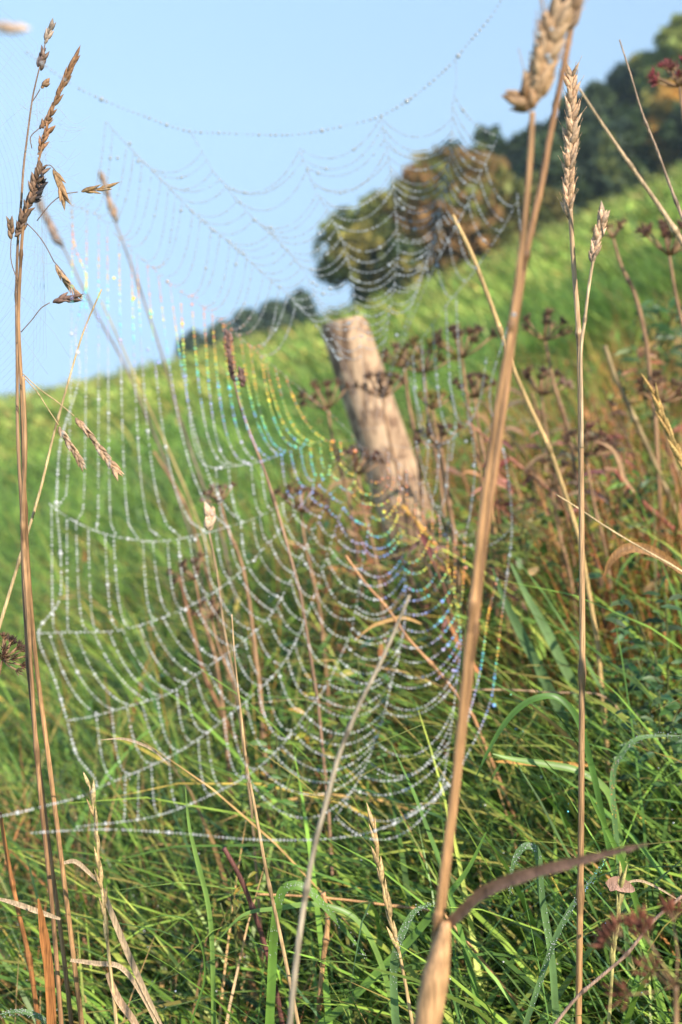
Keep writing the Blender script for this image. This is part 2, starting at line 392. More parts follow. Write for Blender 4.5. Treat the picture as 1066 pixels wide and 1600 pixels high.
def undergrowth():
    """rust-brown dead stalks, red stems and small leaves tangled on the right of the slope"""
    parts = []
    n = 30000; x, y = scatter(n, 1.7, 6.5, .36, 1.5)
    t = x / (y + .3)
    keep = rng.random(n) < np.clip((t + .10) * 4.0, .03, 1) * np.clip(.78 + 1.1 * fnoise(x, y, .30, 4) - .5 * (t < -.02), .06, 1) * np.clip((7.4 - y) / 2.5, 0, 1)
    x, y = x[keep], y[keep]; n = len(x)
    phi = rng.random(n) * 6.28; L = .32 + .30 * rng.random(n)
    L = L * np.where((np.abs(x / y - .05) < .05) & (y < 3.3), .72, 1)
    c = pick(n, [0, .2, .4, .4, .8, 1.6, 3.0, 4.6]) * np.array([[.86, .66, .55]])
    parts.append(blades(np.stack([x, y, ground(x, y)], 1), phi, L, .0035 + .004 * rng.random(n) ** 2, .05 + .6 * rng.random(n), 1.2 * rng.random(n), c, 5, .4))
    # little curled leaves, brown, yellow and green, held up in the tangle
    n = 15000; x, y = scatter(n, 1.8, 6.5, .36, 1.5); t = x / (y + .3)
    keep = rng.random(n) < np.clip((t + .12) * 4.5, .05, 1) * np.clip(.6 + .9 * fnoise(x, y, .3, 7), 0.1, 1) * np.clip((7.0 - y) / 2.5, 0, 1)
    x, y = x[keep], y[keep]; n = len(x)
    z = ground(x, y) + .12 + .36 * rng.random(n) ** .8
    phi = rng.random(n) * 6.28; c = pick(n, [3.6, 4.2, 4.0, 2.8, 1.6, 1.2, .9, 1.6])
    parts.append(blades(np.stack([x, y, z], 1), phi, .025 + .035 * rng.random(n), .008 + .01 * rng.random(n), .3 + 1.6 * rng.random(n), 1.5 * (rng.random(n) - .3), c, 4, .4))
    v, f, c = join(parts); tag(np_mesh('undergrowth', v, f, c, M_leaf), 'tangle of rust brown dead stalks and small leaves', 'undergrowth', kind='stuff')

DEW_SPOTS = near_grass(); mid_grass(); far_grass(); undergrowth()

# ------------------------------------------------------------------ trees and bushes
def foliage(centres, radii, per, leaf, cols, seed=0):
    r = np.random.default_rng(seed); V = []; C = []
    for (c, R, col) in zip(centres, radii, cols):
        n = per; d = r.standard_normal((n, 3)); d /= np.linalg.norm(d, axis=1)[:, None]
        p = np.array(c) + d * (R * (.45 + .65 * r.random(n) ** .6))[:, None] * np.array([1, 1, .8])
        a = r.standard_normal((n, 3)); a = a * .6 + d * .2; a /= np.linalg.norm(a, axis=1)[:, None]
        b = np.cross(a, r.standard_normal((n, 3))); b /= np.linalg.norm(b, axis=1)[:, None]
        s = (leaf * (.6 + .8 * r.random(n)))[:, None]
        q = np.stack([p - a * s, p + b * s * .55, p + a * s, p - b * s * .55], 1)
        V.append(q.reshape(-1, 3)); cc = np.array(col)[None] * (1 + .22 * r.standard_normal((n, 1))).clip(.5, 1.6)
        C.append(np.repeat(cc, 4, 0))
    V = np.concatenate(V); C = np.concatenate(C); F = np.arange(len(V)).reshape(-1, 4); return V, F, C

def tree(name, label, cat, px, top, hw, Y, cols, group=None, bottom_frac=.12, leaf=None, seed=1, nclump=46, per=90, lean=0):
    """px = photo column, top = photo row of the crown's top, hw = half width in photo pixels"""
    r = random.Random(seed); b = W(px, 400, Y); gz = ground1(b.x, Y); t = W(px, top, Y)
    H = t.z - gz; Rw = hw / FPX * Y; leaf = leaf or .0042 * Y
    root = thing(name, (b.x, Y, gz), label, cat, group)
    mb = MB(); tr = .035 * H
    trunk = [Vector((b.x, Y, gz - .2)), Vector((b.x + .03 * H, Y, gz + .3 * H)), Vector((b.x + lean * H * .5, Y, gz + .75 * H))]
    bc = (.12, .09, .065)
    mb.tube(smooth_path(trunk, 4), [tr * (1 - .75 * i / 8) for i in range(9)], bc, 7)
    cent, rad, cc = [], [], []
    for i in range(nclump):
        while True:
            u = [r.uniform(-1, 1) for _ in range(3)]; l = math.sqrt(sum(q * q for q in u))
            if .35 < l < 1: break
        z = (u[2] + 1) / 2
        prof = math.sin(math.pi * min(1, (.18 + .82 * z) * .95)) ** .45 if z < .97 else .4
        x = b.x + u[0] * Rw * .85 * prof + lean * z * H; yy = Y + u[1] * Rw * .8 * prof
        zz = gz + H * (bottom_frac + (.93 - bottom_frac) * z)
        cent.append((x, yy, zz)); rad.append(Rw * r.uniform(.2, .36)); cc.append(r.choice(cols))
        if i % 5 == 0:
            s = Vector((b.x, Y, gz + H * r.uniform(.15, .5))); e = Vector((x, yy, zz))
            mb.tube([s, s.lerp(e, .5) + Vector((0, 0, .04 * H)), e], [tr * .4, tr * .25, tr * .08], bc, 5)
    mb.build('trunk', M_bark, root)
    v, f, c = foliage(cent, rad, per, leaf, cc, seed)
    np_mesh('crown', v - np.array(root.location), f, c, M_crown, parent=root)
    return root

DK = [(.055, .085, .045), (.065, .105, .045), (.085, .13, .05), (.05, .08, .05)]
OL = [(.19, .21, .055), (.24, .24, .06), (.14, .17, .05), (.27, .23, .06)]
RU = [(.27, .17, .06), (.22, .18, .055), (.30, .17, .065), (.19, .18, .05), (.22, .22, .055)]
YG = [(.28, .31, .08), (.20, .25, .065), (.36, .33, .08)]
OR_ = [(.58, .34, .08), (.48, .30, .07), (.30, .24, .06)]
WOOD = 'trees of the wood on the hill'
tree('round_bush', 'olive green end of the big rounded thicket, left of the rust red bush', 'bush', 588, 300, 98, 52, OL + DK[:2], None, .02, seed=3, nclump=60)
tree('round_bush', 'rust red and brown topped bush in the middle of the hillside thicket', 'bush', 702, 226, 128, 53, RU + OL[:1], None, .02, seed=4, nclump=110)
tree('round_bush', 'low green and brown bush at the right foot of the thicket', 'bush', 822, 280, 66, 54, [(.12, .14, .045), (.16, .14, .045)], None, .0, seed=5, nclump=40)
tspec = [(706, 208, 44, 78, DK, 'small dark tree peeping over the left shoulder of the rust red bush'),
 (762, 182, 58, 80, DK + OL[:1], 'mid green tree behind the rust red bush, beside the tall straw stems'),
 (826, 164, 58, 79, DK, 'dark tree of the wood half hidden behind the blurred straw seed heads'),
 (880, 142, 56, 77, DK + OL[2:3], 'dark green tree just left of the upright bristly seed head'),
 (925, 112, 56, 76, DK, 'dense dark tree just right of the upright bristly seed head'),
 (962, 80, 46, 82, DK + YG[1:2], 'taller dark crown where the wood edge steps up to the yellowing trees'),
 (1002, 58, 50, 80, YG + DK[:1], 'yellow green crown second from the right corner of the wood'),
 (1050, 12, 60, 78, YG, 'tallest yellow green tree in the top right corner'),
 (1035, 118, 40, 68, OR_, 'orange and gold autumn tree low in front of the tall yellow green one'),
 (985, 165, 62, 69, DK, 'broad dark tree in front at the wood edge, above the meadow strip'),
 (915, 190, 62, 66, DK + OL[2:3], 'front dark tree of the wood beside the end of the meadow bank'),
 (850, 218, 60, 64, DK, 'lower dark tree of the wood right behind the low green bush'),
 (1105, 60, 60, 76, YG + OR_[:1], 'green and gold tree cut by the right edge of the picture'),
 (1085, 150, 60, 67, DK + OL[:1], 'dark tree of the front row cut by the right edge')]
for i, (px, top, hw, Y, cols, lab) in enumerate(tspec):
    tree('broadleaf_tree', lab, 'tree', px, top, hw, Y, cols, WOOD, .0, seed=20 + i, nclump=80, per=90)
for i, (px, top, hw, lab) in enumerate([(468, 442, 30, 'small hazy tree on the skyline just left of the big thicket'), (430, 452, 34, 'largest of the small hazy trees on the skyline'),
        (388, 470, 34, 'small hazy skyline tree in the middle of its row'), (345, 490, 30, 'low hazy skyline tree with its top barely above the grass'), (300, 508, 28, 'lowest and leftmost hazy tree crown on the skyline')]):
    tree('distant_tree', lab, 'tree', px, top, hw, 105, [(.10, .15, .09), (.13, .18, .10), (.09, .13, .09)], 'small trees beyond the skyline', .55, seed=50 + i, nclump=26, per=70)

# ------------------------------------------------------------------ fence post
def fence_post():
    Y = 3.1
    top = W(536, 500, Y); low = W(668, 905, Y); d = (low - top).normalized()
    base = top + d * 1.25; g = ground1(base.x, Y)
    base = top + d * ((top.z - g + .1) / -d.z)
    root = thing('fence_post', base, 'leaning round wooden fence post with weathered tan wood and a split side', 'fence post')
    ax = -d; a = ax.cross(Vector((0, 1, 0))).normalized(); b = ax.cross(a).normalized()
    Lp = (top - base).length; n = 40; rows = 46; R = .052
    vs, fs, cs = [], [], []
    for i in range(rows):
        t = i / (rows - 1)
        for j in range(n):
            q = 2 * math.pi * j / n
            rr = R * (1.30 - .32 * t) * (1 + .018 * math.sin(3 * q + 2 * t) + .012 * math.sin(7 * q + 9 * t) + .010 * math.sin(17 * q) + .008 * math.sin(23 * t + 2 * q))
            crack = math.exp(-((q - 3.75 - .12 * math.sin(6 * t)) / .075) ** 2) * min(1, max(0, (t - .42) * 5))
            rr *= 1 - .30 * crack
            if i == rows - 1: rr *= .93
            vs.append(base + ax * (Lp * t + (.006 * math.sin(q + 1) if i >= rows - 2 else 0)) + a * math.cos(q) * rr + b * math.sin(q) * rr); cs.append((.5, .5, .5, 1))
    fs = [(i * n + j, i * n + (j + 1) % n, (i + 1) * n + (j + 1) % n, (i + 1) * n + j) for i in range(rows - 1) for j in range(n)]
    m, t, p, out = ntree('weathered_wood'); N = t.nodes.new; L = t.links.new
    tc = N('ShaderNodeTexCoord'); mp = N('ShaderNodeMapping'); mp.inputs['Rotation'].default_value = (0, math.radians(19), 0)
    mp.inputs['Scale'].default_value = (60, 60, 4); n1 = N('ShaderNodeTexNoise'); n1.inputs['Scale'].default_value = 1.5; n1.inputs['Detail'].default_value = 6
    L(tc.outputs['Object'], mp.inputs[0]); L(mp.outputs[0], n1.inputs[0])
    r1 = N('ShaderNodeValToRGB'); e = r1.color_ramp.elements; e[0].position = .3; e[0].color = (.20, .125, .075, 1); e[1].position = .60; e[1].color = (.58, .40, .25, 1)
    n2 = N('ShaderNodeTexNoise'); n2.inputs['Scale'].default_value = 22; n2.inputs['Detail'].default_value = 7; n2.inputs['Roughness'].default_value = .65
    L(tc.outputs['Object'], n2.inputs[0])
    r2 = N('ShaderNodeValToRGB'); f2 = r2.color_ramp.elements; f2[0].position = .42; f2[0].color = (.38, .32, .31, 1); f2[1].position = .52; f2[1].color = (1, 1, 1, 1)
    mx = N('ShaderNodeMix'); mx.data_type = 'RGBA'; mx.blend_type = 'MULTIPLY'; mx.inputs[0].default_value = .9
    L(n1.outputs[0], r1.inputs[0]); L(n2.outputs[0], r2.inputs[0]); L(r1.outputs[0], mx.inputs[6]); L(r2.outputs[0], mx.inputs[7])
    L(mx.outputs[2], p.inputs['Base Color']); p.inputs['Roughness'].default_value = .85
    bp = N('ShaderNodeBump'); bp.inputs['Distance'].default_value = .004; L(n1.outputs[0], bp.inputs['Height']); L(bp.outputs[0], p.inputs['Normal'])
    mb = MB(); mb.add(vs, fs, cs); mb.build('shaft', m, root)
    mb = MB(); k = (rows - 1) * n; ring = [Vector(vs[k + j]) for j in range(n)]; c0 = sum(ring, Vector()) / n
    vv = ring + [c0.lerp(q, .5) - ax * .001 for q in ring] + [c0]; ff = [(j, (j + 1) % n, n + (j + 1) % n, n + j) for j in range(n)] + [(n + j, n + (j + 1) % n, 2 * n) for j in range(n)]
    mb.add(vv, ff, (.5, .5, .5, 1)); mb.build('sawn_top', m, root)
fence_post()
#@@REST
# ------------------------------------------------------------------ the dewy orb web
WEB_Y = .72
def WW(x, y):
    return W(x, y, WEB_Y + .012 * math.sin((x + y) / 260.0) + .00003 * (800 - y) * .6)

RAD = {  # threads that run in to the hub, outer end first (traced on the web's own plane)
 'RL': [(112, 318), (150, 335), (180, 365), (215, 398), (262, 438), (320, 482), (390, 540), (460, 600), (520, 650), (560, 690)],
 'R1': [(165, 190), (195, 222), (240, 268), (300, 330), (345, 368), (420, 435), (480, 492), (530, 562), (570, 660)],
 'R2': [(298, 206), (330, 262), (345, 282), (390, 335), (440, 382), (478, 430), (505, 490), (540, 570), (573, 655)],
 'R3': [(468, 232), (480, 265), (492, 295), (520, 345), (536, 380), (548, 425), (556, 480), (566, 560), (577, 650)],
 'R4': [(595, 183), (602, 220), (610, 262), (616, 300), (619, 340), (622, 385), (618, 430), (606, 510), (592, 590), (580, 650)],
 'R5': [(712, 90), (713, 130), (707, 165), (706, 205), (704, 238), (697, 275), (688, 325), (680, 372), (662, 425), (640, 490), (612, 570), (584, 655)],
 'R6': [(780, 212), (752, 268), (735, 310), (715, 350), (690, 395), (664, 450), (635, 520), (605, 600), (587, 660)],
 'R7': [(808, 315), (790, 350), (765, 388), (735, 432), (700, 474), (660, 530), (620, 600), (590, 665)],
 'R8': [(760, 560), (745, 640), (700, 690), (640, 700), (596, 690)],
 'R11': [(800, 825), (770, 850), (735, 855), (700, 815), (660, 762), (615, 715), (592, 695)],
 'R10': [(690, 1240), (702, 1160), (712, 1080), (720, 1000), (712, 938), (700, 890), (684, 855), (650, 800), (615, 745), (590, 700)],
 'R9': [(520, 1285), (562, 1216), (590, 1150), (603, 1105), (612, 1065), (624, 1022), (632, 975), (633, 930), (632, 890), (629, 850), (620, 800), (604, 745), (585, 705)],
 'R12': [(120, 1292), (240, 1276), (330, 1242), (392, 1208), (440, 1165), (480, 1112), (510, 1072), (530, 1030), (548, 988), (558, 940), (567, 875), (577, 820), (580, 770), (580, 705)],
 'RD': [(150, 1232), (200, 1212), (270, 1180), (330, 1140), (400, 1082), (440, 1040), (470, 985), (495, 920), (512, 865), (530, 810), (552, 750), (572, 700)],
 'RC': [(105, 1126), (150, 1118), (220, 1098), (265, 1083), (310, 1052), (370, 1010), (420, 965), (455, 905), (480, 850), (515, 780), (545, 732), (568, 698)],
 'RB': [(60, 990), (110, 988), (180, 986), (240, 970), (290, 950), (340, 922), (385, 885), (430, 838), (470, 790), (510, 745), (562, 695)],
 'RA': [(75, 785), (105, 808), (150, 830), (200, 842), (250, 846), (310, 836), (360, 822), (410, 805), (455, 778), (500, 740), (558, 692)],
 'R0': [(330, 730), (345, 731), (408, 721), (450, 705), (500, 690), (556, 688)],
}
ORDER = ['RL', 'R1', 'R2', 'R3', 'R4', 'R5', 'R6', 'R7', 'R8', 'R11', 'R10', 'R9', 'R12', 'RD', 'RC', 'RB', 'RA', 'R0', 'RL']
# per sector: share of radial a at the first and last turn, the same for radial b, slack, first turn, number of turns
SECT = [('RL', 'R1', 0, .68, 0, .68, .16, 0, 24), ('R1', 'R2', .10, .80, .06, .80, .15, 0, 26), ('R2', 'R3', .16, .78, .0, .78, .17, 2, 22), ('R3', 'R4', 0, .74, 0, .74, .16, 2, 24),
 ('R4', 'R5', 0, .64, .17, .64, .15, 2, 22), ('R5', 'R6', .10, .55, 0, .50, .06, 2, 18), ('R6', 'R7', .10, .45, .02, .45, .04, 2, 9), ('R7', 'R8', .25, .7, .1, .7, .06, 3, 7), ('R8', 'R11', .35, .85, .3, .85, .12, 12, 8),
 ('R11', 'R10', .30, .93, .52, .93, .16, 12, 10), ('R10', 'R9', .02, .94, .02, .93, .17, 2, 25), ('R9', 'R12', .12, .94, .34, .94, .17, 2, 27), ('R12', 'RD', .08, .93, .06, .93, .08, 0, 27),
 ('RD', 'RC', .05, .93, .07, .93, .05, 0, 26), ('RC', 'RB', .07, .93, .02, .93, .03, 0, 26), ('RB', 'RA', .04, .93, .02, .93, .03, 0, 26),
 ('RL', 'RA', 0, .34, .03, .60, .03, 0, 10), ('RL', 'R0', .37, .74, .03, .80, .04, 10, 12), ('R0', 'RA', .03, .90, .55, .95, .03, 10, 13)]

def catenary(p, q, slack, n=14):
    """hanging thread between two photo-plane points (y down); length = chord * (1 + slack)"""
    (x1, y1), (x2, y2) = p, q; flip = x1 > x2
    if flip: x1, y1, x2, y2 = x2, y2, x1, y1
    h = max(x2 - x1, 3.0); v = -(y2 - y1); ch = math.hypot(h, v); L = ch * (1 + slack)
    k = math.sqrt(L * L - v * v) / h; a = math.sqrt(6 * (k - 1)) if k < 3 else math.log(2 * k) + 1
    for _ in range(40):
        f = math.sinh(a) / a - k; df = (a * math.cosh(a) - math.sinh(a)) / (a * a); a = max(1e-3, a - f / df)
    c = h / (2 * a); x0 = h / 2 - c * math.atanh(v / L); y0 = -c * math.cosh(x0 / c); s0 = c * math.sinh(-x0 / c)
    out = []
    for i in range(n + 1):
        s = s0 + L * i / n; x = x0 + c * math.asinh(s / c); out.append((x1 + x, y1 - (y0 + c * math.cosh((x - x0) / c))))
    return out[::-1] if flip else out

def at_share(poly, t):
    P = np.array(poly); d = np.concatenate([[0], np.cumsum(np.hypot(*np.diff(P, axis=0).T))]); s = t * d[-1]
    return (float(np.interp(s, d, P[:, 0])), float(np.interp(s, d, P[:, 1])))

def ico():
    t = (1 + 5 ** .5) / 2
    v = [(-1, t, 0), (1, t, 0), (-1, -t, 0), (1, -t, 0), (0, -1, t), (0, 1, t), (0, -1, -t), (0, 1, -t), (t, 0, -1), (t, 0, 1), (-t, 0, -1), (-t, 0, 1)]
    f = [(0, 11, 5), (0, 5, 1), (0, 1, 7), (0, 7, 10), (0, 10, 11), (1, 5, 9), (5, 11, 4), (11, 10, 2), (10, 7, 6), (7, 1, 8), (3, 9, 4), (3, 4, 2), (3, 2, 6), (3, 6, 8), (3, 8, 9), (4, 9, 5), (2, 4, 11), (6, 2, 10), (8, 6, 7), (9, 8, 1)]
    v = [Vector(q).normalized() for q in v]; cache = {}; f2 = []
    def mid(a, b):
        k = (min(a, b), max(a, b))
        if k not in cache: v.append((v[a] + v[b]).normalized()); cache[k] = len(v) - 1
        return cache[k]
    for a, b, c in f:
        ab, bc, ca = mid(a, b), mid(b, c), mid(c, a); f2 += [(a, ab, ca), (b, bc, ab), (c, ca, bc), (ab, bc, ca)]
    return np.array([tuple(q) for q in v]), np.array(f2)
ICO_V, ICO_F = ico()

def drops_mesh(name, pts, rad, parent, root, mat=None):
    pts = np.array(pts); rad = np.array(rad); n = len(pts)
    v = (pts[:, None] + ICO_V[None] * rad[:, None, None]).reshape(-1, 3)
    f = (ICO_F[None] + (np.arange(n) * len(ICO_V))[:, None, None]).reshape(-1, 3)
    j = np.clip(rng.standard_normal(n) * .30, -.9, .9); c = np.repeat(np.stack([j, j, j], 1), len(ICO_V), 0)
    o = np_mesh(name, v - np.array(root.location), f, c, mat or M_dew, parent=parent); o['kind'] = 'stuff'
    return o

def beads(poly, step, size, P, Rr, jit=.18, big=.05):
    q = np.array(poly); d = np.concatenate([[0], np.cumsum(np.hypot(*np.diff(q, axis=0).T))]); s = step * random.random()
    while s < d[-1]:
        x, y = float(np.interp(s, d, q[:, 0])), float(np.interp(s, d, q[:, 1])); r = size * random.uniform(.66, 1.28) * (1.6 if random.random() < big else 1)
        if random.random() > .035: P.append(tuple(WW(x, y))); Rr.append(r * WEB_Y / FPX)
        s += step * random.uniform(1 - jit, 1 + jit)

def web():
    root = thing('spider_web', WW(580, 690), 'large sagging orb web hung with dewdrops, rainbow coloured across its middle', 'spider web')
    TH = .16 * WEB_Y / FPX
    def part(name, polys, step, size, th=TH, big=.05, fade=False):
        mb = MB(); P, Rr = [], []
        for q in polys:
            mb.tube([WW(*a) for a in q], th, (.7, .7, .7, 1), 4)
            if fade:
                k1 = int(len(q) * .62); beads(q[:k1], step, size, P, Rr, big=big); beads(q[k1:int(len(q) * .86)], step * 1.6, size * .75, P, Rr, big=big)
            else: beads(q, step, size, P, Rr, big=big)
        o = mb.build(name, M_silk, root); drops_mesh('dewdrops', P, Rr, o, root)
    for k in RAD:
        if k == 'RL': part('radial_thread', [smooth_path(RAD[k], 6)], 13, 1.1, big=.02); continue
        heavy = k in ('RB', 'RC', 'RA', 'R0', 'RD', 'R12', 'R1', 'R2')
        part('radial_thread', [smooth_path(RAD[k], 6)], 5.6 if heavy else 6.2, 1.35 if heavy else 1.25, big=.04, fade=True)
    frames = [([(40, 80), (110, 130), (170, 160), (235, 185), (290, 204), (350, 208), (430, 211), (480, 208), (550, 194), (598, 180), (650, 148), (700, 105), (730, 70), (775, 15), (800, -40)], 9, 2.0),
              ([(110, 300), (116, 380), (135, 440), (118, 520), (124, 590), (95, 690), (88, 790)], 6, 1.9),
              ([(808, 300), (815, 420), (790, 520), (765, 620), (790, 720), (800, 820), (792, 900), (782, 980), (775, 1040), (765, 1100), (735, 1170), (690, 1240), (610, 1290), (520, 1310), (400, 1312), (280, 1302), (160, 1296), (40, 1302)], 6, 1.5),
              ([(777, 905), (763, 960), (755, 1020), (748, 1060), (735, 1110), (720, 1170), (695, 1230), (640, 1275), (580, 1300)], 6, 1.6),
              ([(88, 790), (95, 870), (92, 940), (60, 990), (85, 1060), (105, 1126), (120, 1180), (150, 1232), (60, 1262), (-20, 1280)], 6, 1.7)]
    for q, st, sz in frames: part('frame_thread', [smooth_path(q, 6)], st, sz, big=.12)
    turns = {}
    stop = {}
    sr = random.Random(3)
    for si, (a, b, ta, ea, tb, eb, slack, k0, n) in enumerate(SECT):
        A, B = smooth_path(RAD[a], 6), smooth_path(RAD[b], 6)
        for k in range(n):
            if sr.random() < (.40 if a in ('R7', 'R8', 'R6') else .05):
                stop[k0 + k] = si; continue
            u = (k / (n - 1)) ** .94; jt = sr.uniform(-.009, .009); ju = sr.uniform(-.009, .009)
            p = at_share(A, min(.97, max(0, ta + (ea - ta) * u + jt))); q = at_share(B, min(.97, max(0, tb + (eb - tb) * u + ju)))
            if math.hypot(p[0] - q[0], p[1] - q[1]) < 10: stop[k0 + k] = si; continue
            if a == 'RL' and b != 'R1' or a == 'R0': stop[k0 + k] = si - .5
            turns.setdefault((k0 + k, stop.get(k0 + k, -1)), []).append(catenary(p, q, slack * sr.uniform(.5, 1.6)))
    extra = [[(640, 590), (655, 640), (668, 700)], [(700, 590), (712, 650), (705, 720)], [(730, 640), (742, 720), (735, 800), (725, 845)], [(650, 690), (672, 770), (700, 850)]]
    for i, q in enumerate(extra): turns[('x', i)] = [smooth_path(q, 5)]
    for tset in turns.values():
        part('spiral_thread', tset, 6.1, 1.5)
    # a few large stray drops where threads join
    mb = MB(); P, Rr = [], []
    for x, y in [(262, 440), (184, 247), (216, 252), (203, 224), (398, 344), (505, 459), (620, 524), (520, 690), (555, 705), (625, 748), (628, 765), (728, 690), (736, 852), (728, 887), (740, 728), (670, 690), (600, 800), (700, 1008), (397, 876), (290, 953), (305, 843), (178, 435), (209, 466), (232, 546), (248, 566), (345, 731), (772, 1102), (708, 1048)]:
        P.append(tuple(WW(x, y))); Rr.append(random.uniform(2.4, 3.2) * WEB_Y / FPX)
    mb.tube([WW(560, 672), WW(590, 668), WW(606, 690), WW(596, 712), WW(570, 712), WW(560, 690)], TH, (.7, .7, .7, 1), 4)
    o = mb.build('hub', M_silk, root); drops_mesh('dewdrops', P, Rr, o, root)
web()

def second_web():
    """a fine dry web between the left seed head and something outside the frame"""
    Y = 1.12; root = thing('spider_web', W(20, 470, Y), 'faint fine dry web at the left edge, strung beside the brown seed head', 'spider web')
    c = (-150, 330); mb = MB(); 
    for k in range(26):
        R_ = 120 + 7.0 * k; q = [(c[0] + R_ * math.cos(a), c[1] - 1.25 * R_ * math.sin(a)) for a in np.linspace(-.95, 1.05, 16)]
        q = [p for p in q if p[0] < 75]
        if len(q) > 2: mb.tube([W(x, y, Y) for x, y in q], .00007, (.7, .7, .7, 1), 3)
    mb.build('spiral_thread', M_silk, root); mb = MB()
    for a in np.linspace(-.9, 1.0, 9): mb.tube([W(-150, 330, Y), W(c[0] + 300 * math.cos(a) * (.8 if a > .4 else .75), c[1] - 290 * 1.25 * math.sin(a), Y)], .00007, (.7, .7, .7, 1), 3)
    mb.build('radial_thread', M_silk, root)
    mb = MB(); r = random.Random(4)
    for k in range(84):
        x, y = r.uniform(30, 95), r.uniform(150, 420); l = r.uniform(15, 50); 
        q = [(x, y), (x + l * .5, y + l * r.uniform(-.1, .5)), (x + l, y + l * r.uniform(-.5, .6))]
        mb.tube([W(p[0], p[1], 1.04) for p in smooth_path(q, 4)], .00008, (.7, .7, .7, 1), 3)
    for q in [[(0, 505), (30, 468)], [(25, 455), (85, 520), (110, 560)], [(40, 430), (85, 500)], [(30, 520), (75, 585)]]: mb.tube([W(x, y, 1.04) for x, y in q], .00009, (.7, .7, .7, 1), 3)
    mb.build('loose_threads', M_silk, root)
second_web()

# ------------------------------------------------------------------ dry grass stalks with seed heads
TAN, STRAW, BROWN, DKB, RUST, OLV = (.50, .30, .14, 1), (.58, .42, .22, 1), (.30, .165, .085, 1), (.13, .075, .05, 1), (.36, .13, .05, 1), (.30, .30, .08, 1)
GREY = (.42, .33, .26, 1); PINK = (.46, .30, .22, 1)
def px(r, Y): return r * Y / FPX

def stem_mb(pts, Y, w, col, Y2=None, ground_it=True, nodes=(), col2=None, n=8):
    """tapered stalk; w = (width at top, width at foot) in photo pixels; path runs top -> foot"""
    path = pix_path(pts, Y, 6, Y2); k = len(path) - 1
    rad = [px(w[0] + (w[1] - w[0]) * i / k, Y) / 2 for i in range(k + 1)]
    if ground_it:
        p2 = to_ground(path); rad += [rad[-1]] * (len(p2) - len(path)); path = p2
    L = len(path)
    for f in nodes:
        i = int(f * k); rad[i] *= 1.45
    mb = MB(); c2 = col2 or col
    ph = random.random() * 9; bands = [f * k / (L - 1) for f in nodes]
    def cf(t):
        v = 1 + .18 * math.sin(23 * t + ph) + .12 * math.sin(61 * t + 2 * ph); near = min([abs(t - f) for f in bands] + [9])
        if near < .013: v *= .55
        return tuple((col[j] + (c2[j] - col[j]) * t) * v for j in range(3)) + (1,)
    if w[1] > 5 and L < 400:      # finer rings so that joints and stains show
        fine, fr_ = [], []
        for i in range(L - 1):
            for m_ in range(3): fine.append(path[i].lerp(path[i + 1], m_ / 3)); fr_.append(rad[i] + (rad[i + 1] - rad[i]) * m_ / 3)
        fine.append(path[-1]); fr_.append(rad[-1]); mb.tube(fine, fr_, cf, n)
    else: mb.tube(path, rad, cf, n)
    return mb, path

def husks(mb, path, n, L, R, col, spread=.35, awn=0., jitter=.25, curl=0., dens=None):
    """overlapping husks set alternately along a path (path runs tip -> base; husks point to the tip)"""
    P = [np.array(p) for p in path]; d = np.concatenate([[0], np.cumsum([np.linalg.norm(P[i + 1] - P[i]) for i in range(len(P) - 1)])])
    A = np.array(P)
    for i in range(n):
        t = (i + random.random() * .6) / n; s = t * d[-1]
        p = Vector([np.interp(s, d, A[:, j]) for j in range(3)]); q = Vector([np.interp(max(0, s - .1 * d[-1] - 1e-4), d, A[:, j]) for j in range(3)])
        ax = (p - q).normalized() * -1 if (p - q).length > 1e-7 else (Vector(P[0]) - Vector(P[-1])).normalized()
        side = ax.cross(Vector((0, 1, 0))).normalized(); up = side.cross(ax)
        a = (i % 2) * math.pi + random.uniform(-.9, .9)
        dr = ax + (side * math.cos(a) + up * math.sin(a)) * spread * random.uniform(.4, 1.5)
        k = random.uniform(.75, 1.25); jf = random.uniform(1 - jitter, 1 + jitter); jr = random.uniform(.94, 1.06); c = (col[0] * jf * jr, col[1] * jf, col[2] * jf / jr, 1)
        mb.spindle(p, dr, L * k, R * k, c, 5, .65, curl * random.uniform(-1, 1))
        if awn:
            e = p + dr.normalized() * L * k; mb.tube([e - dr.normalized() * L * .2, e + dr.normalized() * awn * k + side * awn * random.uniform(-.15, .15)], R * .07, c, 3)

def cluster(mb, pts, Y, n, L, R, col, **kw):
    husks(mb, pix_path(pts, Y, 4), n, px(L, Y), px(R, Y), col, **kw)

def simple_stalk(name, label, pts, Y, w, col, group=None, cat='dry stalk', Y2=None, head=None, col2=None, nodes=(.4, .75), mat=None):
    mb, path = stem_mb(pts, Y, w, col, Y2, nodes=nodes, col2=col2)
    if not head:
        return tag(mb.build(name, mat or M_dry), label, cat, group)
    root = thing(name, path[-1], label, cat, group); mb.build('stem', mat or M_dry, root)
    hb = MB()
    for h in head: cluster(hb, h[0], Y, *h[1:5], **(h[5] if len(h) > 5 else {}))
    hb.build('seed_head', M_husk, root); return root

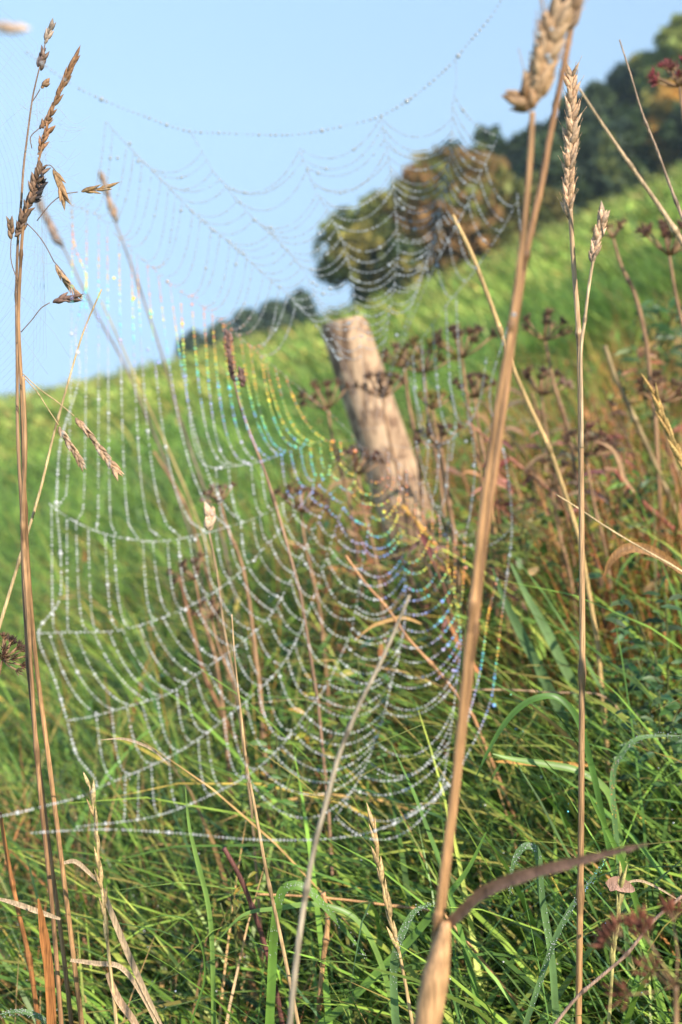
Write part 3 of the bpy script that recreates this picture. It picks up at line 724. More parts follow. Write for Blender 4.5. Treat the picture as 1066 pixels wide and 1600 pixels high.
# the brown seed head in focus at the left, on two twisted stalks
def left_stalks():
    Y = 1.04
    mb, path = stem_mb([(115, 95), (95, 140), (78, 185), (66, 230), (55, 275), (44, 318), (36, 360), (32, 420), (29, 500), (33, 590), (36, 700), (42, 850), (55, 1020), (78, 1200), (102, 1390), (128, 1600)], Y, (2, 9), BROWN, nodes=(.45, .72), col2=(.46, .26, .12, 1))
    root = thing('dry_grass_stalk', path[-1], 'tall brown stalk whose seed head leans right over drooping spikelets', 'dry grass stalk'); mb.build('stem', M_dry, root)
    hb = MB()
    cluster(hb, [(116, 95), (104, 118), (92, 146), (80, 170)], Y, 16, 22, 3.6, BROWN, spread=.22)
    cluster(hb, [(80, 178), (72, 192), (66, 205)], Y, 7, 16, 3.4, BROWN, spread=.5)
    cluster(hb, [(74, 205), (66, 222), (58, 244)], Y, 10, 18, 3.8, (.36, .19, .10, 1), spread=.45)
    cluster(hb, [(66, 262), (52, 300), (34, 350), (22, 372)], Y, 34, 18, 4.2, (.24, .15, .10, 1), spread=.6, jitter=.45)
    cluster(hb, [(68, 282), (60, 298), (50, 316)], Y, 14, 13, 4.0, (.05, .045, .05, 1), spread=.9, jitter=.5)
    hb.build('seed_head', M_husk, root)
    for stalk_, cl, col in [([(68, 262), (78, 258), (88, 268)], [[(98, 303), (92, 285), (82, 262)], 12, 24, 3.6], (.46, .28, .14, 1)),
                       ([(58, 345), (80, 318), (100, 304), (122, 300)], [[(164, 294), (145, 298), (124, 300)], 9, 22, 3.4], (.46, .28, .13, 1)),
                       ([(38, 345), (58, 365), (72, 385), (84, 408)], [[(100, 436), (92, 424), (84, 410)], 7, 20, 3.6], (.45, .29, .17, 1)),
                       ([(84, 408), (98, 424), (106, 436)], [[(119, 458), (112, 448), (106, 436)], 6, 20, 3.4], (.42, .27, .17, 1)),
                       ([(33, 519), (50, 500), (64, 482), (78, 473)], [[(113, 466), (96, 468), (80, 474)], 9, 19, 4.2], (.24, .15, .12, 1)),
                       ([(28, 440), (18, 410), (17, 385), (18, 372)], [[(17, 352), (18, 364), (18, 376)], 5, 18, 4.4], (.24, .15, .09, 1)),
                       ([(50, 232), (48, 214), (62, 200)], [[(72, 190), (66, 198), (60, 204)], 5, 14, 3.5], (.30, .18, .12, 1))]:
        bb = MB(); bb.tube(pix_path(stalk_, Y, 4), px(.8, Y), (.22, .14, .10, 1), 5); cluster(bb, cl[0], Y, *cl[1:], col, spread=.28); bb.build('side_spikelet', M_husk, root)
    Y = 1.055
    mb, path = stem_mb([(74, 52), (66, 90), (56, 130), (50, 160), (42, 220), (37, 262), (33, 320), (28, 380), (26, 460), (27, 560), (28, 680), (34, 800), (38, 930), (50, 1100), (74, 1300), (98, 1480), (112, 1600)], Y, (1.5, 8), (.26, .17, .12, 1), nodes=(.5, .8), col2=(.38, .22, .11, 1))
    root = thing('dry_grass_stalk', path[-1], 'thin brown stalk with a sparse greyish head, just left of the leaning seed head', 'dry grass stalk'); mb.build('stem', M_dry, root)
    hb = MB()
    cluster(hb, [(79, 47), (74, 58), (69, 70)], Y, 8, 16, 3.4, GREY, spread=.4)
    cluster(hb, [(66, 82), (62, 96), (59, 108)], Y, 9, 14, 3.0, (.16, .11, .10, 1), spread=.3)
    cluster(hb, [(69, 88), (66, 100), (63, 114)], Y, 6, 14, 3.4, (.24, .16, .12, 1), spread=.3)
    cluster(hb, [(72, 131), (67, 135), (63, 140)], Y, 4, 12, 4.2, (.34, .20, .11, 1), spread=.3)
    hb.tube(pix_path([(63, 139), (58, 148), (50, 160)], Y, 3), px(.8, Y), (.2, .13, .1, 1), 4)
    hb.build('seed_head', M_husk, root)
    Y = 1.03
    mb, path = stem_mb([(36, 588), (40, 700), (36, 820), (44, 960), (52, 1100), (64, 1250), (82, 1420), (96, 1600)], Y, (6, 8), (.44, .26, .13, 1), nodes=(.3, .65), col2=(.34, .18, .09, 1))
    root = thing('dry_grass_stalk', path[-1], 'reddish brown stalk at the left with two pale spikelet sprays hanging halfway up', 'dry grass stalk'); mb.build('stem', M_dry, root)
    for st, cls in [([(36, 584), (62, 608), (90, 628), (116, 650)], [[(181, 736), (166, 714), (148, 690), (130, 665), (116, 650)], 22, 20, 4.2]),
                    ([(36, 588), (58, 612), (76, 640), (92, 664)], [[(127, 724), (118, 708), (106, 688), (92, 664)], 14, 19, 4.0])]:
        bb = MB(); bb.tube(pix_path(st, Y, 4), px(.9, Y), STRAW, 5); cluster(bb, cls[0], Y, *cls[1:], (.50, .33, .20, 1), spread=.30); bb.build('spikelet_spray', M_husk, root)
left_stalks()

simple_stalk('dry_grass_stalk', 'thin stalk slanting up right behind the left seed heads, bare at its tip', [(159, 452), (130, 520), (106, 600), (84, 680), (62, 770), (35, 860), (8, 950), (-25, 1060)], 1.12, (2.5, 6), STRAW)
simple_stalk('dry_grass_stalk', 'blurred grey brown stalk with a thin head slanting down right behind the left spikelets', [(62, 318), (85, 360), (108, 405), (150, 490), (190, 560), (225, 640), (262, 730), (300, 840)], 2.9, (3, 4), (.26, .19, .15, 1), head=[([(60, 312), (70, 335), (84, 362), (100, 390)], 16, 24, 6, (.30, .22, .18, 1), dict(spread=.15))])
simple_stalk('dry_grass_stalk', 'blurred slanting stalk with a narrow tan head crossing the upper left of the web', [(163, 288), (178, 340), (200, 400), (225, 470), (255, 560), (280, 650), (318, 760), (350, 850)], 2.9, (3, 4), (.26, .19, .15, 1), head=[([(162, 284), (168, 305), (176, 328), (184, 350)], 14, 20, 5.5, (.42, .28, .19, 1), dict(spread=.12))])
simple_stalk('dry_grass_stalk', 'fine pale yellow stalk slanting from the sky into the rainbow drops, no seed head', [(158, 470), (190, 540), (225, 620), (262, 700), (300, 790), (340, 900)], 2.6, (2.5, 4), (.50, .38, .16, 1))
simple_stalk('dry_grass_stalk', 'short stalk with a dark purple brown pointed head right of the left rainbow threads', [(357, 535), (362, 570), (372, 620), (392, 680), (415, 740), (440, 820), (470, 930)], 1.5, (3, 6), (.36, .22, .14, 1), head=[([(357, 528), (357, 550), (362, 572), (370, 600)], 22, 17, 6, (.19, .11, .09, 1), dict(spread=.35)), ([(377, 580), (379, 594), (381, 608)], 7, 12, 5, (.19, .11, .09, 1))])

# tall pair close to the lens on the right
def right_pair():
    Y = .66
    mb, path = stem_mb([(832, 175), (828, 250), (820, 340), (812, 410), (803, 480), (794, 540), (780, 620), (768, 700), (752, 820), (740, 930), (728, 1040), (718, 1150), (706, 1260), (692, 1370), (680, 1470), (664, 1600)], Y, (9, 14), (.40, .225, .11, 1), nodes=(.30, .62, .92), col2=(.47, .255, .115, 1), n=12)
    root = thing('dry_grass_stalk', path[-1], 'thick blurred tan stalk with a fluffy pale seed head and a broken brown leaf', 'dry grass stalk')
    sb = MB(); q = pix_path([(697, 1440), (690, 1480), (680, 1530), (668, 1600), (655, 1680)], Y - .004, 5)
    mb.build('stem', M_dry, root)
    q = q[:2] + q[2:]; q2 = to_ground(q); sb.tube(q2, [px(16 + min(30, 80 * i / len(q2)), Y) / 2 for i in range(len(q2))], lambda t: tuple(v * (1 + .15 * math.sin(40 * t)) for v in (.56, .32, .155)) + (1,), 14); sb.build('leaf_sheath', M_dry, root)
    hb = MB()
    cluster(hb, [(868, 38), (856, 70), (846, 105), (838, 135), (828, 165)], Y, 64, 42, 11, (.50, .33, .19, 1), spread=.42, awn=px(26, Y))
    cluster(hb, [(815, 150), (822, 160), (832, 172)], Y, 16, 32, 8, (.40, .24, .13, 1), spread=.9)
    hb.build('seed_head', M_husk, root)
    lb = MB(); pp = pix_path([(694, 1448), (720, 1424), (750, 1396), (790, 1376), (840, 1360), (900, 1345), (960, 1330), (1014, 1318)], Y, 5, Y - .05); k = len(pp)
    lb.ribbon(pp, [px(16 + 9 * math.sin(math.pi * i / k) - (12 * i / k) + random.uniform(-2.5, 2.5), Y) for i in range(k)], lambda t: tuple(v * (1 + .35 * math.sin(37 * t) * math.sin(83 * t + 1)) for v in (.20, .115, .08)) + (1,), nrm=(0, -1, .2), fold=.34); lb.build('leaf', M_dry, root)
    P = [tuple(W(x, y, Y - .012)) for x, y in [(841, 54), (862, 46), (830, 90), (856, 88), (860, 97), (838, 70), (803, 492)]]
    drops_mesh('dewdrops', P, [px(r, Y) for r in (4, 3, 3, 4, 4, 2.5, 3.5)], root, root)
    Y = .685
    mb, path = stem_mb([(893, 40), (884, 90), (872, 150), (858, 220), (846, 290), (832, 350), (820, 410), (809, 480), (800, 540), (790, 620), (776, 720), (760, 830), (748, 930), (735, 1050), (722, 1160), (708, 1280), (694, 1400), (682, 1500), (674, 1600)], Y, (9, 12), (.34, .18, .09, 1), nodes=(.33, .7), col2=(.42, .23, .11, 1), n=12)
    root = thing('dry_grass_stalk', path[-1], 'tan stalk twined with the thick one, its dark head cut by the top edge', 'dry grass stalk'); mb.build('stem', M_dry, root)
    hb = MB(); cluster(hb, [(900, -50), (896, -20), (892, 10), (888, 50)], Y, 50, 40, 12, (.26, .17, .11, 1), spread=.42); hb.build('seed_head', M_husk, root)
right_pair()

def right_stalk():
    Y = .98
    mb, path = stem_mb([(893, 120), (892, 200), (891, 280), (892, 340), (897, 420), (903, 500), (906, 570), (908, 700), (909, 850), (910, 1000), (909, 1150), (908, 1300), (906, 1450), (904, 1600)], Y, (6, 11), (.62, .42, .25, 1), nodes=(.42, .72, .9), col2=(.42, .23, .10, 1))
    root = thing('dry_grass_stalk', path[-1], 'upright straw stalk on the right topped by a long bristly pale seed head', 'dry grass stalk'); mb.build('stem', M_dry, root)
    hb = MB(); cluster(hb, [(893, 118), (894, 170), (892, 220), (890, 270), (888, 310), (889, 345)], Y, 90, 27, 5.2, (.56, .37, .23, 1), spread=.40, awn=px(9, Y)); hb.build('seed_head', M_husk, root)
    Y = .965
    mb, path = stem_mb([(936, 350), (928, 400), (920, 450), (914, 500), (908, 550), (909, 640), (909, 700)], Y, (4, 6), (.60, .42, .25, 1), ground_it=False, nodes=(.5,))
    sb = mb.build('side_branch', M_dry, root); hb = MB(); cluster(hb, [(941, 342), (936, 362), (930, 385), (925, 415)], Y, 30, 24, 5, (.60, .41, .27, 1), spread=.36)
    o = hb.build('branch_head', M_husk, root)
right_stalk()

def rye(label, pts, Y, n, col, w=(3, 7), leafs=(), top=.62, group='rye grass spikes low in the grass'):
    mb, path = stem_mb(pts, Y, w, col, nodes=(.6,)); root = thing('rye_grass', path[-1], label, 'rye grass', group); mb.build('stem', M_dry, root)
    hb = MB(); k = max(3, int(len(path) * top)); sub = path[:k]
    husks(hb, sub, n, px(40, Y), px(4.6, Y), col, spread=.16); hb.build('spike', M_husk, root)
    for lp, lw, lc in leafs:
        lb = MB(); q = pix_path(lp, Y, 6); m = len(q); lb.ribbon(q, [px(lw, Y) * (math.sin(math.pi * min(1, .15 + .85 * i / (m - 1))) ** .6 + .05) for i in range(m)], lc, nrm=(random.uniform(-.3, .3), -1, .4)); lb.build('leaf', M_dry, root)
PL = (.50, .36, .22, 1)
rye('pale straw rye spike low on the left with dry curling leaves', [(140, 1228), (150, 1290), (155, 1350), (163, 1420), (170, 1490), (178, 1560), (186, 1640)], 1.0, 13, (.62, .45, .22, 1),
    leafs=[([(100, 1348), (118, 1346), (138, 1362), (155, 1380)], 7, PL), ([(160, 1388), (180, 1440), (205, 1500), (232, 1560), (262, 1620)], 10, PL), ([(110, 1500), (150, 1505), (190, 1512), (225, 1560), (262, 1640)], 8, PL), ([(168, 1520), (185, 1560), (212, 1600), (230, 1650)], 12, (.5, .33, .2, 1))])
rye('slender straw rye spike at the bottom middle, left of the thick stalk foot', [(584, 1286), (592, 1350), (606, 1420), (622, 1480), (634, 1540), (648, 1620)], 1.0, 13, (.55, .38, .18, 1))
rye('yellow green rye spike at the bottom right topped by a frayed brown tuft', [(971, 1372), (966, 1430), (960, 1480), (955, 1540), (950, 1620)], 1.0, 11, (.48, .42, .16, 1), leafs=[([(950, 1386), (962, 1380), (975, 1384), (992, 1392)], 22, (.38, .22, .16, 1)), ([(975, 1380), (1000, 1376), (1030, 1388), (1066, 1410)], 4, PL)])
rye('golden spike leaning at the right edge in the brown tangle', [(1024, 618), (1040, 665), (1060, 710), (1085, 770), (1120, 860)], 1.35, 14, (.52, .34, .12, 1))

SL = 'thin bare stems crossing the picture'
for lab, pts, Y, w, c in [
    ('fine brown stem rising from the bottom left of centre, dark at its middle', [(362, 960), (368, 1040), (378, 1130), (386, 1200), (398, 1260), (418, 1370), (440, 1470), (468, 1610)], .98, (3, 7), (.50, .33, .17, 1)),
    ('pale grey straw stem, blurred, slanting across the lower middle of the web', [(640, 930), (615, 990), (590, 1045), (560, 1105), (530, 1180), (508, 1260), (490, 1330), (474, 1420), (462, 1510), (452, 1610)], .70, (5, 11), (.44, .36, .26, 1)),
    ('thin pale stem slanting down to the right edge below the dark wood', [(905, 138), (940, 192), (985, 258), (1030, 322), (1066, 378), (1110, 450)], .84, (3, 10), (.48, .34, .20, 1)),
    ('needle thin brown stem in front of the yellow green tree at the top right', [(968, 62), (985, 115), (1003, 175), (1025, 230), (1045, 285), (1070, 350), (1100, 430)], .92, (2, 6), (.36, .25, .17, 1)),
    ('bent tan stem leaning left between the web and the tall blurred pair', [(707, 336), (735, 392), (758, 450), (778, 505), (802, 575), (830, 640), (858, 700), (882, 768), (905, 840)], 1.55, (7, 8), (.52, .35, .15, 1)),
    ('long pale hair of grass slanting to the right edge above the brown curled leaf', [(868, 772), (905, 795), (950, 825), (1000, 855), (1066, 893), (1120, 930)], 1.2, (2, 4), (.60, .44, .24, 1)),
    ('dull brown stem leaning left in the tangle right of the upright stalk', [(945, 540), (962, 590), (985, 640), (1008, 690), (1030, 740), (1056, 800), (1090, 880)], 2.1, (7, 9), (.33, .24, .12, 1)),
    ('red stem slanting down right in the middle of the right hand tangle', [(960, 735), (980, 760), (1005, 785), (1036, 812), (1080, 850)], 2.1, (6, 8), (.36, .12, .08, 1)),
    ('pinkish stem slanting from the bright drop beside the post to the tall pair', [(728, 658), (760, 684), (795, 715), (825, 738), (870, 775)], 2.1, (4, 6), (.38, .17, .10, 1)),
    ('orange yellow stem slanting across the foot of the post', [(628, 790), (650, 815), (672, 842), (695, 870), (730, 905)], 2.2, (6, 9), (.58, .32, .07, 1)),
    ('thin rust stem leaning left below the web centre', [(540, 868), (570, 910), (605, 950), (640, 1000), (690, 1055), (740, 1120)], 1.5, (5, 6), (.46, .24, .11, 1)),
    ('brown stem leaning left among the rust stalks left of centre', [(280, 900), (300, 980), (318, 1050), (345, 1110), (385, 1190), (412, 1260), (440, 1340)], 2.2, (6, 8), (.30, .15, .08, 1)),
    ('tan stem leaning left beside the small dry flower', [(240, 705), (262, 740), (290, 790), (310, 850), (330, 920), (350, 1010)], 2.6, (4, 6), (.34, .19, .10, 1)),
    ('thick dark red stem low in the grass at the bottom left of centre', [(350, 1325), (375, 1370), (395, 1420), (412, 1470), (430, 1540), (445, 1620)], 1.15, (8, 9), (.15, .06, .05, 1)),
    ('horizontal orange straw low in the grass at the bottom middle', [(400, 1397), (470, 1400), (540, 1406), (620, 1416), (690, 1424)], 1.15, (4, 5), (.50, .28, .12, 1)),
    ('slanting brown twig at the bottom right crossing the rye spike', [(1066, 1400), (1020, 1440), (980, 1490), (940, 1525), (900, 1560), (860, 1610)], .9, (6, 6), (.36, .23, .16, 1)),
    ('rusty upright stem at the lower left edge', [(0, 1270), (12, 1340), (28, 1420), (46, 1500), (62, 1610)], 1.1, (6, 9), (.40, .17, .06, 1)),
    ('thin horizontal straw across the grass right of the tall pair', [(730, 1078), (800, 1078), (860, 1082), (930, 1084), (960, 1100)], 1.5, (3, 3), (.46, .30, .18, 1)),
    ('orange straw leaning among the stalks at the lower centre', [(505, 1395), (512, 1440), (505, 1500), (500, 1560), (494, 1620)], 1.15, (9, 9), (.46, .26, .12, 1))]:
    simple_stalk('bare_stalk', lab, pts, Y, w, c, SL)

rt = random.Random(11)
TANGLE = []
for k in range(84):
    y0 = rt.uniform(600, 900); x0 = rt.uniform(540, 1050) if y0 > 720 else rt.uniform(740, 1060)
    TANGLE.append((x0, y0, rt.uniform(30, 110), rt.uniform(90, 190), rt.uniform(1.9, 3.4), rt.choice([(.27, .12, .06, 1), (.24, .13, .07, 1), (.36, .21, .09, 1), (.20, .09, .06, 1), (.18, .11, .07, 1)]), rt.uniform(3, 6)))
for x0, y0, dx, dy, Y, c, w in TANGLE:
    mb, pth = stem_mb([(x0, y0), (x0 + dx * .3, y0 + dy * .4), (x0 + dx * .75, y0 + dy)], Y, (w * .5, w), c, n=5)
    for j in range(rt.randrange(2, 6)):      # withered leaves still clinging to the stalk
        t_ = rt.uniform(.05, .9); p = Vector(W(x0 + dx * t_ * .8, y0 + dy * t_, Y)); a = rt.uniform(0, 6.28); L_ = px(rt.uniform(22, 60), Y); d = Vector((math.cos(a), -abs(math.sin(a)) * .4, rt.uniform(-.5, .6))).normalized()
        mb.ribbon([p, p + d * L_ * .4, p + d * L_ * .75 + Vector((0, 0, -L_ * .1)), p + d * L_ + Vector((0, 0, -L_ * .35))], [L_ * .06, L_ * .2, L_ * .14, L_ * .02], tuple(v * rt.uniform(.7, 1.4) for v in c[:3]) + (1,), nrm=(rt.uniform(-1, 1), -.6, .5))
    tag(mb.build('withered_weed', M_dry), 'withered rust brown weed in the tangle behind the web and right of it', 'dead weed', 'withered weeds in the tangle')

def leaf_thing(name, lab, pts, Y, wpx, c, cat, group, Y2=None, mat=None, tipc=None, fold=.2, dew=False, foot=True):
    q = pix_path(pts, Y, 7, Y2); k = len(q)
    wid = [px(wpx, Y) * (min(1, .12 + 2.2 * (i / k)) ** .8) for i in range(k)]
    if foot:
        q2 = to_ground(q, .8); wid += [wid[-1] * .7] * (len(q2) - k); q = q2
    else: wid = [w_ * (1 - .8 * (i / k) ** 6) for i, w_ in enumerate(wid)]
    mb = MB(); tc = tipc or c
    mb.ribbon(q, wid, lambda t: tuple(tc[j] + (c[j] - tc[j]) * min(1, t * 2.2) for j in range(3)) + (1,), nrm=(random.uniform(-.5, .5), -1, random.uniform(.2, .8)), fold=fold)
    if not dew: return tag(mb.build(name, mat or M_grass), lab, cat, group)
    root = thing(name, q[-1], lab, cat, group); mb.build('blade', mat or M_grass, root)
    P = []; Rr = []
    for _ in range(130):
        p = q[random.randrange(int(len(q) * .8))]; P.append(tuple(p + Vector((random.uniform(-1, 1) * px(wpx * .45, Y), -.0012, random.uniform(-1, 1) * px(7, Y))))); Rr.append(px(random.uniform(.35, .75), Y))
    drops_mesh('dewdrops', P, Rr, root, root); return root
G1, G2, G3, GB = (.16, .30, .05, 1), (.22, .36, .08, 1), (.10, .21, .04, 1), (.15, .26, .09, 1)
BG = 'single green grass blades in the foreground'
for lab, pts, Y, w, c, dw in [
    ('broad green blade tip pointing down left of the red tipped leaf', [(745, 1212), (762, 1176), (785, 1136), (812, 1106), (842, 1090), (875, 1092), (905, 1130), (930, 1220)], 1.15, 10, G3, False),
    ('wet arching blade with a bluish dewy bend at the lower right of the pair', [(797, 1398), (800, 1360), (808, 1335), (824, 1322), (840, 1335), (846, 1400), (862, 1500), (870, 1620)], 1.02, 12, GB, True),
    ('long thin wet blade sweeping up from the bottom to the upright stalk', [(950, 1340), (920, 1380), (892, 1420), (866, 1470), (845, 1530), (815, 1620)], .98, 9, GB, True),
    ('arched blade bending over right of the pale blurred stem', [(570, 1492), (540, 1455), (510, 1420), (480, 1390), (455, 1384), (438, 1400), (428, 1460), (424, 1540), (420, 1620)], 1.05, 15, G1, True),
    ('green blade arching left from the bottom middle toward the rye spike', [(340, 1470), (380, 1430), (430, 1420), (500, 1414), (560, 1440), (600, 1520), (620, 1620)], 1.08, 9, G2, False),
    ('bright blade slanting up right across the bottom centre', [(500, 1602), (540, 1570), (590, 1520), (640, 1470), (690, 1410), (730, 1360), (760, 1300)][::-1], 1.12, 13, G1, False),
    ('bluish wet blade curling beside the slender rye spike', [(675, 1412), (650, 1422), (635, 1445), (622, 1475), (615, 1520), (620, 1620)], 1.0, 13, GB, True),
    ('blade lying to the left from the tall pair over the bottom right grass', [(770, 1178), (800, 1186), (850, 1194), (905, 1206), (950, 1240), (970, 1320)], 1.2, 12, G2, False),
    ('wet curled blade arching down at the right edge', [(1066, 1150), (1030, 1150), (995, 1155), (972, 1178), (957, 1215), (962, 1300), (975, 1420)][::1], 1.15, 9, GB, True),
    ('long blade rising steeply in the grass right of the upright stalk', [(915, 1230), (935, 1270), (960, 1320), (985, 1380), (1005, 1450), (1030, 1560), (1040, 1640)], 1.1, 10, G1, False),
    ('slender upright blade bending left at the lower left of centre', [(290, 1230), (296, 1290), (310, 1350), (325, 1410), (332, 1480), (335, 1620)], 1.12, 8, G2, False),
    ('fine curling thread of grass looping over the bottom left', [(235, 1435), (262, 1430), (295, 1440), (316, 1480), (320, 1530), (305, 1580), (285, 1640)], 1.02, 3.5, G1, False),
    ('dewy blade bent sharply at the bottom left corner', [(0, 1585), (25, 1580), (50, 1584), (75, 1600), (90, 1640)], 1.0, 9, GB, True),
    ('broad dark green blade leaning left under the web beside the tall pair', [(770, 888), (790, 940), (815, 990), (845, 1050), (880, 1120), (905, 1200)], 1.6, 16, (.14, .24, .09, 1), False),
    ('second broad blade leaning left just right of its darker twin under the web', [(798, 880), (822, 930), (850, 980), (885, 1050), (925, 1130), (960, 1210)], 1.65, 16, (.17, .28, .10, 1), False)]:
    leaf_thing('grass_blade', lab, pts, Y, w, c, 'grass blade', BG, dew=dw)
DG = 'dead curled leaves'
for lab, pts, Y, w, c, ft in [
    ('orange brown curled leaf arching at the right edge halfway down', [(945, 900), (953, 880), (968, 864), (990, 856), (1020, 862), (1050, 880), (1080, 905)], 1.3, 17, (.30, .15, .05, 1), False),
    ('rust brown blade standing in the bottom left corner with frayed edges', [(60, 1404), (66, 1440), (72, 1480), (78, 1530), (82, 1620)], .98, 16, (.40, .16, .05, 1), True),
    ('pale dry blade lying across the bottom left corner', [(-20, 1400), (20, 1410), (60, 1424), (95, 1436)], 1.0, 9, PL, False),
    ('red tipped orange leaf lying level right of the tall pair', [(772, 1190), (800, 1190), (840, 1192), (880, 1194), (920, 1196)], 1.3, 10, (.50, .26, .06, 1), False),
    ('small thin dry blade arching under the left part of the web', [(158, 1156), (190, 1154), (215, 1160), (240, 1172), (264, 1194)], .95, 5, PL, False),
    ('curved orange leaf under the web centre crossing the pale stem', [(555, 1000), (580, 980), (605, 970), (632, 965), (660, 975)], 1.6, 6, (.58, .34, .12, 1), False),
    ('twisted tan leaf among the rust stalks at the right', [(935, 690), (955, 700), (968, 720), (975, 745), (992, 770)], 1.9, 7, (.50, .30, .16, 1), False)]:
    leaf_thing('dead_leaf', lab, pts, Y, w, c, 'dead leaf', DG, mat=M_dry, foot=ft)
tag_flower = MB()
cluster(tag_flower, [(328, 806), (328, 818), (326, 832)], 1.35, 12, 20, 6, (.66, .46, .30, 1), spread=.35)
fl, pth = stem_mb([(327, 832), (340, 900), (350, 980), (370, 1080)], 1.35, (3, 5), (.36, .24, .14, 1))
fr = thing('dry_flower', pth[-1], 'small pale papery dry flower head in the web left of centre', 'dry flower'); fl.build('stem', M_dry, fr); tag_flower.build('flower_head', M_husk, fr)
sb_ = MB(); cluster(sb_, [(20, 44), (2, 40), (-18, 38)], .5, 8, 26, 9, (.62, .45, .34, 1), spread=.2)
sp2, pth = stem_mb([(-12, 40), (-40, 200), (-60, 600), (-60, 1200)], .5, (6, 9), TAN)
fr = thing('dry_grass_stalk', pth[-1], 'pale blurred seed tip poking in at the top left edge', 'dry grass stalk'); sp2.build('stem', M_dry, fr); sb_.build('seed_head', M_husk, fr)

# ------------------------------------------------------------------ dead umbels (cow parsley gone to seed)
def umbel(label, x, y, Y, size, cols, tilt=(0, 0), nray=11, stemw=7, foot=None, stemcol=(.34, .20, .11, 1), group='dead seed umbels in the tangle', flat=.45):
    """x, y = photo position of the rays' origin; size = radius of the head in photo pixels"""
    c = W(x, y, Y); size *= random.uniform(.85, 1.3); S = px(size, Y); tilt = (tilt[0] + random.uniform(-.3, .3), 0); nray = nray + random.randrange(-3, 5); flat += random.uniform(-.15, .25)
    fx = foot if foot is not None else x + size * .5
    mb, path = stem_mb([(x, y), (x + (fx - x) * .25, y + size * 1.6), (x + (fx - x) * .7, y + size * 3.5), (fx, y + size * 6)], Y, (stemw * .6, stemw), stemcol, nodes=(.5,))
    root = thing('dead_umbel', path[-1], label, 'dead umbel', group); mb.build('stem', M_dry, root)
    rb, sb = MB(), MB(); up = Vector((tilt[0], -.15, 1)).normalized(); a = up.cross(Vector((0, 1, 0))).normalized(); b = up.cross(a)
    for k in range(nray):
        q = k * 2.399 + random.random() * .4; rr = math.sqrt((k + .4) / nray)
        e = c + (a * math.cos(q) + b * math.sin(q)) * S * rr * random.uniform(.85, 1.1) + up * S * (1 - flat * rr) * random.uniform(.75, 1.05)
        mid = c.lerp(e, .5) + (e - c).cross(up) * .04 - up * S * .05
        rb.tube([c, mid, e], px(1.5, Y), stemcol, 4)
        dr = (e - mid).normalized(); o1 = dr.cross(Vector((.3, 1, .2))).normalized(); o2 = dr.cross(o1); col = random.choice(cols)
        for j in range(13):
            w_ = j * 2.399; r2 = math.sqrt((j + .3) / 13) * .85
            d = (dr + (o1 * math.cos(w_) + o2 * math.sin(w_)) * r2 * 1.1); f = e + d * S * .13
            rb.tube([e, f], px(.7, Y), stemcol, 3, caps=False)
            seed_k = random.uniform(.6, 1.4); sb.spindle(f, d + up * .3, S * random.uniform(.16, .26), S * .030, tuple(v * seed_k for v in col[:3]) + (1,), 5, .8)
    rb.build('rays', M_dry, root); sb.build('seed_cluster', M_umbel, root); return root
UB, UR, UO = [(.11, .065, .045), (.15, .085, .055), (.08, .05, .04)], [(.15, .06, .045), (.12, .05, .04)], [(.22, .20, .04), (.17, .15, .04), (.12, .09, .03)]
